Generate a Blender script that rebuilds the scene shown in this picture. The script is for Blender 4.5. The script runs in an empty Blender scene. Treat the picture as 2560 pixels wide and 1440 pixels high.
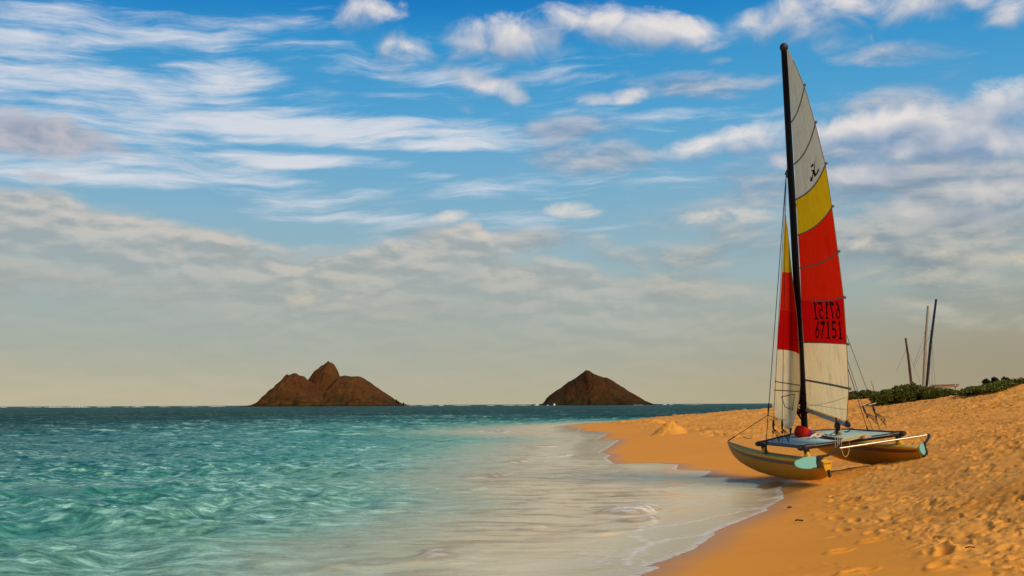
import bpy, math, random
import numpy as np
from mathutils import Vector, Matrix
random.seed(7); RNG = np.random.default_rng(11)
SC = bpy.context.scene
COL = SC.collection

# ------------------------------------------------------------------ camera
F = 2600.0                      # focal length in photo pixels (2560 wide)
EYE = np.array([0.0, 0.0, 1.70])
PITCH = math.atan(291.0 / F); ROLL = -math.radians(0.24)
_fw = np.array([0, math.cos(PITCH), math.sin(PITCH)])
_rt = np.array([1.0, 0, 0]); _up = np.cross(_rt, _fw)
_r = _rt * math.cos(ROLL) + _up * math.sin(ROLL)
_u = -_rt * math.sin(ROLL) + _up * math.cos(ROLL)
cam = bpy.data.cameras.new('camera'); cam.sensor_width = 36.0; cam.lens = 36.0 * F / 2560.0
cam.clip_start = 0.1; cam.clip_end = 60000
camo = bpy.data.objects.new('camera', cam); COL.objects.link(camo)
camo.matrix_world = Matrix(((_r[0], _u[0], -_fw[0], EYE[0]), (_r[1], _u[1], -_fw[1], EYE[1]),
                            (_r[2], _u[2], -_fw[2], EYE[2]), (0, 0, 0, 1)))
SC.camera = camo

def ray(px, py):
    d = _fw + _r * ((px - 1280) / F) + _u * ((720 - py) / F)
    return d / np.linalg.norm(d)
def on_z(px, py, z):            # photo direction met with a level plane
    d = ray(px, py); return EYE + d * ((z - EYE[2]) / d[2])
def at_y(px, py, y):            # photo direction at a forward distance
    d = ray(px, py); return EYE + d * (y / d[1])
def on_plane(px, py, p0, n):
    d = ray(px, py); return EYE + d * (np.dot(np.asarray(p0) - EYE, n) / np.dot(d, n))
def azel(px, py):
    d = ray(px, py); return math.degrees(math.atan2(d[0], d[1])), math.degrees(math.asin(d[2]))
def project(P):
    d = np.asarray(P) - EYE; k = d @ _fw
    return np.array([1280 + F * (d @ _r) / k, 720 - F * (d @ _u) / k])

# ------------------------------------------------------------------ view, sun
SC.view_settings.view_transform = 'Standard'; SC.view_settings.look = 'None'
SC.view_settings.gamma = 1.0; SC.view_settings.exposure = 0.0
try:
    SC.cycles.max_bounces = 6; SC.cycles.diffuse_bounces = 2; SC.cycles.glossy_bounces = 3
    SC.cycles.transparent_max_bounces = 10; SC.cycles.transmission_bounces = 4
    SC.cycles.sample_clamp_indirect = 4.0; SC.cycles.use_denoising = True
except Exception: pass
SUN_DIR = np.array([0.64, -0.77, 0.0]); SUN_EL = math.radians(40)
SUN_DIR = SUN_DIR / np.linalg.norm(SUN_DIR) * math.cos(SUN_EL); SUN_DIR[2] = math.sin(SUN_EL)
sl = bpy.data.lights.new('sun', 'SUN'); sl.energy = 3.3; sl.angle = math.radians(34); sl.color = (1.0, 0.83, 0.58)
so = bpy.data.objects.new('sun', sl); COL.objects.link(so)
so.rotation_euler = Vector(SUN_DIR).to_track_quat('Z', 'Y').to_euler()

# ------------------------------------------------------------------ node helper
class NT:
    def __init__(s, tree): s.t = tree; s.L = tree.links
    def n(s, kind, **kw):
        nd = s.t.nodes.new(kind)
        for k, v in kw.items(): setattr(nd, k, v)
        return nd
    def put(s, sock, v):
        if v is None: return
        if isinstance(v, bpy.types.NodeSocket): s.L.new(v, sock)
        else:
            if hasattr(sock.default_value, '__len__') and not hasattr(v, '__len__'): v = [v] * len(sock.default_value)
            if hasattr(v, '__len__') and len(sock.default_value) == 4 and len(v) == 3: v = tuple(v) + (1,)
            sock.default_value = v
    def m(s, op, a, b=None, c=None, clamp=False):
        nd = s.n('ShaderNodeMath', operation=op, use_clamp=clamp)
        for i, v in enumerate((a, b, c)): s.put(nd.inputs[i], v)
        return nd.outputs[0]
    def v(s, op, a, b=None, c=None, out=0):
        nd = s.n('ShaderNodeVectorMath', operation=op)
        for i, v in enumerate((a, b, c)):
            if v is not None: s.put(nd.inputs[i], v)
        return nd.outputs['Value'] if out == 'Value' else nd.outputs[0]
    def xyz(s, x, y, z=0.0):
        nd = s.n('ShaderNodeCombineXYZ')
        for i, v in enumerate((x, y, z)): s.put(nd.inputs[i], v)
        return nd.outputs[0]
    def sep(s, vec):
        nd = s.n('ShaderNodeSeparateXYZ'); s.put(nd.inputs[0], vec); return nd.outputs
    def noise(s, vec, scale=1, detail=4, rough=.5, dist=0.0, dims='3D', lac=2.0):
        nd = s.n('ShaderNodeTexNoise', noise_dimensions=dims)
        s.put(nd.inputs['Vector'], vec); s.put(nd.inputs['Scale'], scale); s.put(nd.inputs['Detail'], detail)
        s.put(nd.inputs['Roughness'], rough); s.put(nd.inputs['Distortion'], dist); s.put(nd.inputs['Lacunarity'], lac)
        return nd.outputs[0]
    def mix(s, f, a, b, blend='MIX'):
        nd = s.n('ShaderNodeMix', data_type='RGBA', blend_type=blend)
        s.put(nd.inputs[0], f); s.put(nd.inputs[6], a); s.put(nd.inputs[7], b); return nd.outputs[2]
    def mixf(s, f, a, b):
        nd = s.n('ShaderNodeMix', data_type='FLOAT')
        s.put(nd.inputs[0], f); s.put(nd.inputs[2], a); s.put(nd.inputs[3], b); return nd.outputs[0]
    def ramp(s, f, stops, interp='LINEAR'):
        nd = s.n('ShaderNodeValToRGB'); e = nd.color_ramp; e.interpolation = interp
        while len(e.elements) < len(stops): e.elements.new(0.5)
        for el, (p, c) in zip(e.elements, stops):
            el.position = p; el.color = tuple(c) + (1,) if len(c) == 3 else c
        s.put(nd.inputs[0], f); return nd.outputs[0]
    def step(s, x, lo, hi):
        nd = s.n('ShaderNodeMapRange', interpolation_type='SMOOTHSTEP')
        s.put(nd.inputs['Value'], x); s.put(nd.inputs['From Min'], lo); s.put(nd.inputs['From Max'], hi)
        return nd.outputs[0]
    def attr(s, name):
        nd = s.n('ShaderNodeAttribute', attribute_name=name); return nd.outputs['Fac']
def srgb(r, g, b):
    f = lambda c: (c / 255 / 12.92) if c / 255 <= .04045 else ((c / 255 + .055) / 1.055) ** 2.4
    return (f(r), f(g), f(b))

# ------------------------------------------------------------------ sky
world = bpy.data.worlds.new('World'); SC.world = world; world.use_nodes = True
wt = NT(world.node_tree); wt.t.nodes.clear()
PPD = 1 / 45.4                  # degrees per photo pixel near the frame's middle

def ell(field, vec, items, k=1.0):
    """smooth union of soft ellipses given as photo px (x, y, rx, ry, weight, tilt) -> azimuth/elevation"""
    for (x, y, rx, ry, w, tilt) in items:
        a, e = azel(x, y)
        d = wt.v('SUBTRACT', vec, (a, e, 0))
        if tilt:
            r = wt.n('ShaderNodeVectorRotate', rotation_type='Z_AXIS'); wt.put(r.inputs['Vector'], d)
            r.inputs['Angle'].default_value = math.radians(-tilt); d = r.outputs[0]
        d = wt.v('MULTIPLY', d, (1 / (rx * PPD * k), 1 / (ry * PPD * k), 0))
        l2 = wt.v('DOT_PRODUCT', d, d, out='Value')
        g = wt.m('MULTIPLY_ADD', l2, -w, w)
        field = g if field is None else wt.m('SMOOTH_MAX', field, g, 0.12)
    return wt.m('MAXIMUM', field, -1.0)

def build_sky():
    tc = wt.n('ShaderNodeTexCoord').outputs['Generated']
    x, y, z = wt.sep(tc)
    az = wt.m('DEGREES', wt.m('ARCTAN2', x, y)); el = wt.m('DEGREES', wt.m('ARCSINE', wt.m('MINIMUM', wt.m('MAXIMUM', z, -1.0), 1.0)))
    uv = wt.xyz(az, el)
    # clear air: deep blue above, paler down, warm band at the horizon
    nish = wt.n('ShaderNodeTexSky', sky_type='NISHITA', sun_disc=False)
    nish.sun_elevation = SUN_EL; nish.sun_rotation = math.atan2(SUN_DIR[0], SUN_DIR[1])
    nish.air_density = 1.0; nish.dust_density = 1.5; nish.ozone_density = 2.0
    nis = wt.v('SCALE', nish.outputs[0]); nis.node.inputs['Scale'].default_value = 0.09
    wob = wt.noise(wt.v('MULTIPLY', uv, (.05, .16, 0)), 1, 4, .55)
    elw = wt.m('ADD', el, wt.m('MULTIPLY', wt.m('SUBTRACT', wob, .5), 3.0))
    elw = wt.m('SUBTRACT', elw, wt.m('MULTIPLY', az, 0.012))
    g = wt.ramp(wt.m('DIVIDE', elw, 45.0), [
        (0.0, srgb(193, 180, 140)), (.022, srgb(185, 176, 145)), (.05, srgb(175, 173, 151)), (.09, srgb(167, 174, 161)),
        (.14, srgb(160, 177, 176)), (.19, srgb(146, 179, 192)), (.26, srgb(120, 174, 204)), (.34, srgb(84, 164, 210)),
        (.43, srgb(48, 148, 206)), (.475, srgb(18, 128, 198)), (.51, srgb(2, 108, 184)), (.7, srgb(2, 88, 160)), (1, srgb(12, 70, 135))])
    sky = wt.mix(0.08, g, nis)
    # right side a touch greyer and darker near the horizon
    rs = wt.m('MULTIPLY', wt.step(az, 0.0, 30.0), wt.step(el, 8.0, 1.5))
    sky = wt.mix(wt.m('MULTIPLY', rs, .75), sky, srgb(152, 140, 118))
    ls = wt.m('MULTIPLY', wt.step(az, 2.0, -24.0), wt.step(el, 3.5, .3))
    sky = wt.mix(wt.m('MULTIPLY', ls, .5), sky, srgb(212, 194, 146))
    # ---- high streaked cirrus on the left
    rot = wt.n('ShaderNodeVectorRotate', rotation_type='Z_AXIS'); wt.put(rot.inputs['Vector'], uv); rot.inputs['Angle'].default_value = math.radians(-3)
    warp = wt.noise(wt.v('MULTIPLY', uv, (.10, .22, 0)), 1, 3, .5)
    cv = wt.v('ADD', wt.v('MULTIPLY', rot.outputs[0], (.085, .60, 0)), wt.xyz(0.0, wt.m('MULTIPLY', warp, 1.5)))
    c1 = wt.noise(cv, 1.35, 7, .62)
    c2 = wt.noise(wt.v('MULTIPLY', cv, (2.2, 3.4, 0)), 1, 6, .62)
    cn = wt.m('ADD', wt.m('MULTIPLY', c1, .66), wt.m('MULTIPLY', c2, .34))
    cm = ell(None, uv, [(120, 70, 640, 60, .62, 2), (60, 210, 520, 95, .95, 0), (560, 190, 170, 62, .85, 0), (560, 245, 120, 40, .8, 10),
                        (330, 255, 520, 42, 1.0, -2), (720, 315, 640, 46, 1.25, 0), (1130, 335, 330, 36, .95, -4), (900, 355, 560, 22, 1.0, 0),
                        (740, 402, 300, 24, 1.0, 0), (250, 415, 420, 55, .95, 0), (420, 440, 340, 22, .9, 0), (100, 320, 420, 70, 1.1, 0),
                        (1000, 437, 150, 10, .55, 0), (770, 106, 110, 8, .45, 4), (1250, 350, 240, 12, .85, 0), (560, 60, 330, 26, .55, 3), (1180, 475, 420, 30, .38, 3), (800, 515, 380, 46, .38, -12), (1500, 450, 300, 26, .34, 0), (1000, 190, 300, 60, .10, 0), (1700, 300, 260, 30, .32, 0), (1250, 560, 300, 24, .4, 0)])
    cd = wt.m('ADD', wt.m('MULTIPLY', cm, .62), wt.m('MULTIPLY', wt.m('SUBTRACT', cn, .5), 3.6))
    ca = wt.step(cd, -.12, .95)
    sky = wt.mix(wt.m('MULTIPLY', ca, .94), sky, wt.mix(c2, srgb(200, 212, 226), srgb(226, 224, 228)))
    # ---- thin veil of soft grey-white sheets lower down, both sides
    vv = wt.v('MULTIPLY', uv, (.16, .52, 0))
    vn = wt.noise(vv, 1, 6, .58, .35); vn2 = wt.noise(wt.v('ADD', wt.v('MULTIPLY', uv, (.16, .52, 0)), (0.05, .26, 0)), 1, 6, .58, .35)
    vm = ell(None, uv, [(2400, 470, 480, 210, 1.15, -8), (2330, 640, 460, 100, .95, -6), (2440, 560, 320, 80, 1.1, -6), (2250, 400, 300, 60, .8, -4), (2480, 720, 220, 40, .7, -10), (1870, 470, 200, 60, .6, 0), (1750, 640, 300, 50, .55, 0), (1500, 390, 190, 55, .75, 0), (1480, 330, 160, 40, .55, 0),
                        (1240, 600, 360, 42, .72, 0), (1790, 560, 170, 70, .5, 0), (900, 770, 560, 45, .55, 0), (1330, 700, 420, 45, .5, 0),
                        (1780, 715, 320, 40, .55, 0), (350, 720, 520, 60, .55, 0), (2480, 770, 300, 50, .8, -8), (2250, 130, 150, 30, .5, -6), (1740, 215, 190, 30, .4, 0), (2300, 250, 260, 60, .4, 0)])
    vd = wt.m('ADD', wt.m('MULTIPLY', vm, .62), wt.m('MULTIPLY', wt.m('SUBTRACT', vn, .5), 2.4))
    va = wt.step(vd, -.15, .70)
    vl = wt.step(wt.m('SUBTRACT', vn, vn2), -.14, .14)
    low = wt.step(el, 16.0, 4.0)
    vc = wt.mix(vl, wt.mix(low, srgb(122, 146, 176), srgb(138, 150, 150)), wt.mix(low, srgb(188, 192, 202), srgb(184, 182, 168)))
    sky = wt.mix(wt.m('MULTIPLY', va, .92), sky, vc)
    # ---- long grey bank rising to the left
    fc = wt.n('ShaderNodeFloatCurve'); cur = fc.mapping.curves[0]
    edge = [(0, 452), (180, 478), (360, 515), (560, 560), (680, 600), (820, 618), (960, 590), (1080, 556), (1180, 540), (1230, 590), (1400, 640), (1700, 700), (2100, 760), (2560, 800)]
    px0 = azel(0, 500)[0]; px1 = azel(2560, 800)[0]
    pts = [((azel(a, b)[0] - px0) / (px1 - px0), azel(a, b)[1] / 20.0) for a, b in edge]
    while len(cur.points) < len(pts): cur.points.new(.5, .5)
    for p, q in zip(cur.points, pts): p.location = q
    fc.mapping.update()
    tt = wt.m('DIVIDE', wt.m('SUBTRACT', az, px0), px1 - px0, clamp=True)
    wt.put(fc.inputs['Value'], tt)
    eg = wt.m('MULTIPLY', fc.outputs[0], 20.0)
    bv = wt.v('MULTIPLY', uv, (.26, .74, 0))
    bn = wt.noise(bv, 1, 5, .50, .12); bn2 = wt.noise(wt.v('ADD', wt.v('MULTIPLY', uv, (.26, .74, 0)), (.06, .28, 0)), 1, 5, .50, .12)
    below = wt.m('SUBTRACT', eg, el)
    bd = wt.m('ADD', below, wt.m('MULTIPLY', wt.m('SUBTRACT', bn, .5), 3.0))
    ba = wt.step(bd, -.05, 1.0)
    bl = wt.step(wt.m('SUBTRACT', bn, bn2), -.12, .12)
    fade = wt.step(below, 7.0, .6)
    basec = wt.mix(low, srgb(152, 166, 178), srgb(160, 168, 165))
    lightc = wt.mix(low, srgb(214, 206, 202), srgb(190, 188, 178))
    bl = wt.m('MAXIMUM', bl, wt.m('MULTIPLY', wt.step(bd, 1.1, .2), .8))
    bc = wt.mix(wt.m('MULTIPLY', bl, wt.m('MULTIPLY_ADD', fade, .65, .35)), basec, lightc)
    ba = wt.m('MULTIPLY', wt.m('MULTIPLY', ba, wt.m('MULTIPLY_ADD', fade, .60, .36)), wt.step(az, 24.0, -6.0))
    sky = wt.mix(ba, sky, bc)
    # ---- puffy cumulus: density sampled twice, lit from above and the right
    cum = [(1270, 100, 170, 62, 1.05, 0), (1200, 105, 90, 38, .9, 0), (1270, 75, 60, 40, .9, 0), (1590, 75, 230, 52, 1.15, -8), (1500, 55, 130, 40, .9, 0),
           (1710, 100, 110, 36, .9, -6), (1010, 120, 80, 42, .85, -8), (985, 165, 60, 34, .55, -10), (905, 35, 75, 45, .75, 12), (960, 20, 60, 24, .5, 0),
           (1220, 210, 105, 32, .85, -18), (1290, 245, 52, 26, .8, -12), (1190, 270, 60, 14, .45, 0), (1570, 240, 50, 24, .95, 0), (1500, 246, 80, 16, .6, 0),
           (2060, 30, 240, 62, .95, 4), (2300, 10, 200, 46, .9, 0), (1900, 60, 70, 50, .7, 0), (2530, 30, 90, 36, .8, 0), (2100, 105, 90, 24, .5, 0),
           (1440, 525, 70, 24, .9, 0), (1470, 590, 60, 9, .6, 0), (1800, 153, 40, 14, .6, 0), (1660, 170, 30, 10, .45, 0), (1450, 190, 200, 14, .45, 0),
           (2190, 325, 190, 50, 1.1, 4), (2390, 355, 240, 60, 1.15, -4), (2500, 270, 110, 60, 1.0, 10), (1850, 352, 180, 40, .95, 8), (2480, 470, 160, 50, .9, -6), (2170, 440, 160, 34, .8, 0), (2340, 530, 200, 36, .75, -8), (2200, 610, 190, 26, .6, -6), (2450, 640, 150, 30, .6, -8), (1790, 545, 150, 22, .6, 0), (1950, 400, 90, 22, .6, 0),
           (882, 744, 30, 11, .62, 0), (775, 748, 46, 16, .5, 0), (328, 641, 30, 7, .5, 0), (1110, 545, 66, 16, .8, 12), (1240, 590, 60, 12, .6, -4)]
    def dens(vec, key):
        E = ell(None, vec, cum, 1.22)
        wv = wt.v('MULTIPLY', vec, (.38, .54, 0))
        n = wt.noise(wv, 1.0, 8, .58, .5)
        ns = wt.noise(wv, 1.0, 2.5, .5, .3)
        return (wt.m('ADD', wt.m('MULTIPLY', E, .78), wt.m('MULTIPLY', wt.m('SUBTRACT', n, .53), 2.0)),
                wt.m('ADD', wt.m('MULTIPLY', E, .70), wt.m('MULTIPLY', wt.m('SUBTRACT', ns, .53), 1.5)))
    (d0, s0), (d1, s1) = dens(uv, 0), dens(wt.v('ADD', uv, (.35, 1.05, 0)), 1)
    a0 = wt.step(d0, .0, .88)
    lt = wt.m('ADD', wt.m('MULTIPLY_ADD', wt.m('SUBTRACT', s0, s1), .85, wt.m('MULTIPLY', wt.m('SUBTRACT', d0, s0), .35)), .26, clamp=True)
    low2 = wt.step(el, 14.0, 5.0)
    cc = wt.mix(lt, wt.mix(low2, srgb(132, 158, 190), srgb(168, 172, 170)), wt.mix(low2, srgb(230, 224, 221), srgb(206, 196, 172)))
    sky = wt.mix(wt.m('MULTIPLY', a0, .96), sky, cc)
    # ---- the dark low cloud at far left
    dk = ell(None, uv, [(70, 335, 230, 62, 1.25, 0), (230, 362, 150, 24, .7, -6), (30, 290, 90, 30, .7, 0), (110, 440, 110, 12, .6, 0)])
    dn = wt.noise(wt.v('MULTIPLY', uv, (.35, .6, 0)), 1, 7, .55, .4)
    da = wt.step(wt.m('ADD', wt.m('MULTIPLY', dk, .6), wt.m('MULTIPLY', wt.m('SUBTRACT', dn, .5), 1.7)), .05, .7)
    sky = wt.mix(wt.m('MULTIPLY', da, .88), sky, wt.mix(wt.step(dn, .38, .62), srgb(136, 150, 172), srgb(186, 184, 192)))
    # below the horizon: sea-lit grey-green
    sky = wt.mix(wt.step(el, -.2, -3.0), sky, srgb(70, 100, 95))
    bg = wt.n('ShaderNodeBackground'); wt.put(bg.inputs[0], sky); bg.inputs[1].default_value = 1.0
    out = wt.n('ShaderNodeOutputWorld'); wt.L.new(bg.outputs[0], out.inputs[0])
    world.cycles.sampling_method = 'MANUAL'; world.cycles.sample_map_resolution = 512
build_sky()

# ------------------------------------------------------------------ numpy noise
def _h(ix, iy, seed):
    n = (ix.astype(np.int64) * 374761393 + iy.astype(np.int64) * 668265263 + seed * 974634777) & 0xffffffff
    n = ((n ^ (n >> 13)) * 1274126177) & 0xffffffff
    n = ((n ^ (n >> 16)) * 2246822519) & 0xffffffff
    return ((n ^ (n >> 15)) & 0xffffff) / float(0xffffff)
def vnoise(x, y, seed=0):
    x0 = np.floor(x); y0 = np.floor(y); fx = x - x0; fy = y - y0
    ix = x0.astype(np.int64); iy = y0.astype(np.int64)
    ux = fx * fx * fx * (fx * (fx * 6 - 15) + 10); uy = fy * fy * fy * (fy * (fy * 6 - 15) + 10)
    a, b = _h(ix, iy, seed), _h(ix + 1, iy, seed); c, d = _h(ix, iy + 1, seed), _h(ix + 1, iy + 1, seed)
    return (a * (1 - ux) + b * ux) * (1 - uy) + (c * (1 - ux) + d * ux) * uy
def fbm(x, y, seed=0, oct=4, gain=.5):
    s = 0; a = 1; t = 0
    for i in range(oct):
        s = s + a * (vnoise(x, y, seed + i * 17) - .5); t += a; a *= gain; x, y = x * 1.93 + y * .31 + 7.1, y * 1.93 - x * .31 + 3.7
    return s / t * 2
def sst(x, a, b):
    t = np.clip((x - a) / (b - a), 0, 1); return t * t * (3 - 2 * t)
def sdist(X, Y, poly, far=900.0):
    """distance to an open polyline, positive on its left-hand (-x) side"""
    best = np.full(X.shape, 1e9); ins = np.zeros(X.shape, bool)
    for (ax, ay), (bx, by) in zip(poly[:-1], poly[1:]):
        dx, dy = bx - ax, by - ay; L = dx * dx + dy * dy
        if L < 1e-9: continue
        t = np.clip(((X - ax) * dx + (Y - ay) * dy) / L, 0, 1)
        best = np.minimum(best, np.hypot(X - ax - t * dx, Y - ay - t * dy))
    ring = list(poly) + [(-far, poly[-1][1]), (-far, poly[0][1])]
    for (ax, ay), (bx, by) in zip(ring, ring[1:] + ring[:1]):
        if ay == by: continue
        ins ^= ((ay > Y) != (by > Y)) & (X < (bx - ax) * (Y - ay) / (by - ay) + ax)
    return np.where(ins, best, -best)

# ------------------------------------------------------------------ lie of the land (height control points)
_cp = []
def cz(px, py, z): p = on_z(px, py, z); _cp.append((p[0], p[1], z))
def cd(px, py, D): p = at_y(px, py, D); _cp.append(tuple(p))
for px, py in [(1640, 1440), (1700, 1388), (1792, 1334), (1914, 1273), (1958, 1240), (1950, 1216), (1830, 1200), (1760, 1186),
               (1690, 1168), (1560, 1152), (1500, 1125), (1500, 1095), (1440, 1074), (1421, 1065)]: cz(px, py, 0.02)
for px, py, z in [(1990, 1199, .17), (1905, 1197, .08), (2060, 1178, .20), (2200, 1163, .38), (2310, 1150, .44), (1860, 1160, .10), (1900, 1150, .16),
                  (2100, 1440, .16), (2560, 1440, .34), (2560, 1300, .54), (2300, 1300, .32), (2100, 1300, .17), (2560, 1200, .76), (2560, 1120, .98),
                  (2400, 1200, .56), (2400, 1110, .80), (2200, 1090, .75), (1850, 1110, .28), (1680, 1100, .22), (2000, 1060, .75), (1800, 1068, .55), (1620, 1075, .16),
                  (1450, 1225, -.035), (1600, 1262, -.025), (1700, 1240, -.008), (1720, 1300, -.004), (1350, 1262, -.10), (1500, 1320, -.03), (1560, 1190, -.012), (1400, 1150, -.05), (1300, 1440, -.08), (1100, 1330, -.18), (1000, 1220, -.26), (1150, 1140, -.27), (1200, 1090, -.15), (700, 1400, -.27), (300, 1440, -.42), (0, 1440, -.62),
                  (800, 1300, -.42), (300, 1350, -.6), (0, 1280, -1.0), (500, 1200, -.9), (900, 1130, -.6), (0, 1120, -2.0), (800, 1080, -1.6), (1120, 1056, -1.0), (1380, 1044, -.8)]: cz(px, py, z)
for px, py, D in [(2560, 1035, 36), (2560, 1000, 50), (2560, 957, 58), (2480, 978, 62), (2400, 990, 66), (2400, 1030, 48), (2330, 1003, 72), (2200, 1037, 58), (2200, 1010, 82), (2120, 1004, 88),
                  (2010, 1012, 95), (2000, 1034, 80), (1930, 1022, 96), (1800, 1031, 96), (1720, 1037, 94), (1640, 1044, 92), (1537, 1054, 92)]: cd(px, py, D)
for x, y, z in [(-8, 200, -3.2), (12, 140, -2.4), (24, 140, -2.4), (38, 165, -3.0), (50, 200, -3.0), (-60, 60, -3), (-60, 120, -3.2), (-30, 30, -1.8), (60, 150, 1.4), (90, 120, 2.6), (70, 90, 3.2), (50, 60, 2.9), (30, 30, 1.9),
                (14, 6, .95), (8, 0, .5), (4, 4, .28), (0, 2, .02), (-6, 3, -.4), (-20, 5, -1.2), (3, -6, .5), (-14, -8, -.6), (22, 14, 1.5), (40, 30, 2.6)]: _cp.append((x, y, z))
_cp = np.array(_cp)
def _U(r2): return np.where(r2 > 1e-12, r2 * np.log(np.maximum(r2, 1e-12)), 0)
_warp = lambda X, Y: (np.asarray(X) * 1.0, np.asarray(Y) * 1.0)
def _tps(cp, lam=2e-2):
    n = len(cp); k = np.log1p(np.maximum(cp[:, 1] + 12, 1)) ; s = 1.0
    A = np.zeros((n + 3, n + 3)); dx = cp[:, None, 0] - cp[None, :, 0]; dy = cp[:, None, 1] - cp[None, :, 1]
    A[:n, :n] = _U((dx * dx + dy * dy) / 400.0) + np.eye(n) * lam * .02
    A[:n, n] = A[n, :n] = 1; A[:n, n + 1] = A[n + 1, :n] = cp[:, 0] / 20; A[:n, n + 2] = A[n + 2, :n] = cp[:, 1] / 20
    return np.linalg.solve(A, np.concatenate([cp[:, 2], np.zeros(3)]))
_w = _tps(_cp)
def land0(X, Y):
    X = np.asarray(X, float); Y = np.asarray(Y, float); sh = X.shape; x = X.ravel(); y = Y.ravel(); out = np.zeros(len(x))
    for i in range(0, len(x), 60000):
        a, b = x[i:i + 60000], y[i:i + 60000]
        dx = a[:, None] - _cp[None, :, 0]; dy = b[:, None] - _cp[None, :, 1]
        out[i:i + 60000] = _U((dx * dx + dy * dy) / 400.0) @ _w[:-3] + _w[-3] + _w[-2] * a / 20 + _w[-1] * b / 20
    out = np.clip(out, -4, 5)
    # far beyond the mapped beach: sea floor on the left, low land on the right
    far = sst(y, 150, 210); out = out * (1 - far) + far * np.where(x > .62 * y - 20, 1.6, -3.5)
    lf = sst(-x, 40, 70) + sst(np.maximum(x - 75, -y - 6), 15, 40) * (1 - far); lf = np.clip(lf, 0, 1)
    out = out * (1 - lf) + lf * np.where(x < 0, -3.4, 2.5)
    return out.reshape(sh)

# edge of the run-up film, traced from the photo onto the sand
_film_px = [(1400, 1560), (1545, 1475), (1600, 1437), (1650, 1420), (1645, 1414), (1617, 1414), (1663, 1402), (1698, 1389), (1739, 1373), (1792, 1335), (1787, 1329), (1850, 1306), (1923, 1277), (1916, 1271),
            (1963, 1247), (1955, 1230), (1957, 1218), (1915, 1213), (1885, 1207), (1816, 1203), (1826, 1195), (1757, 1192), (1781, 1179), (1740, 1176), (1692, 1173), (1698, 1163), (1640, 1159), (1587, 1158), (1537, 1157),
            (1517, 1145), (1529, 1139), (1500, 1131), (1520, 1122), (1549, 1105), (1526, 1101), (1490, 1100), (1520, 1087), (1490, 1080), (1446, 1078), (1455, 1071), (1405, 1068), (1424, 1064), (1537, 1053)]
_film = [(2.5, -40), (.9, -6), (.55, 4.5)] + [tuple(on_z(a, b, .02)[:2]) for a, b in _film_px] + [(26, 118), (32, 150), (60, 260), (300, 900)]
# edge of the trampled dry sand
_dry_px = [(2600, 1500), (2480, 1440), (2330, 1400), (2180, 1330), (2060, 1270), (2040, 1225), (2060, 1195), (2070, 1170), (2040, 1140), (1900, 1113), (1840, 1102), (1770, 1098), (1700, 1087), (1640, 1083), (1600, 1072), (1550, 1062), (1500, 1059)]
_dz = [.5, .42, .32, .24, .18, .17, .18, .22, .2, .3, .32, .3, .28, .25, .2, .15, .1]
_dry = [(9, -40), (6.5, -6), (4.6, 5)] + [tuple(on_z(a, b, z)[:2]) for (a, b), z in zip(_dry_px, _dz)] + [(24, 110), (34, 150), (80, 260)]

def pits(X, Y, cell, seed, prob, rmin, rmax, depth):
    """scattered prints: each a tilted oval hollow with a pushed-up rim"""
    out = np.zeros(X.shape); cx = np.floor(X / cell); cy = np.floor(Y / cell)
    for ox in (-1, 0, 1):
        for oy in (-1, 0, 1):
            ix = (cx + ox).astype(np.int64); iy = (cy + oy).astype(np.int64)
            on = _h(ix, iy, seed) < prob
            px = (ix + _h(ix, iy, seed + 1)) * cell; py = (iy + _h(ix, iy, seed + 2)) * cell
            th = _h(ix, iy, seed + 3) * 6.283; r = rmin + (rmax - rmin) * _h(ix, iy, seed + 4); dp = depth * (.4 + .9 * _h(ix, iy, seed + 5))
            dx = X - px; dy = Y - py; u = (dx * np.cos(th) + dy * np.sin(th)) / r; v = (-dx * np.sin(th) + dy * np.cos(th)) / (r * (.42 + .3 * _h(ix, iy, seed + 6)))
            q = np.sqrt(u * u + v * v)
            f = -np.exp(-(q / .75) ** 4) + .30 * np.exp(-((q - 1.2) / .32) ** 2) * (1 + .5 * u)
            out += np.where(on, f * dp, 0)
    return out

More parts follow.
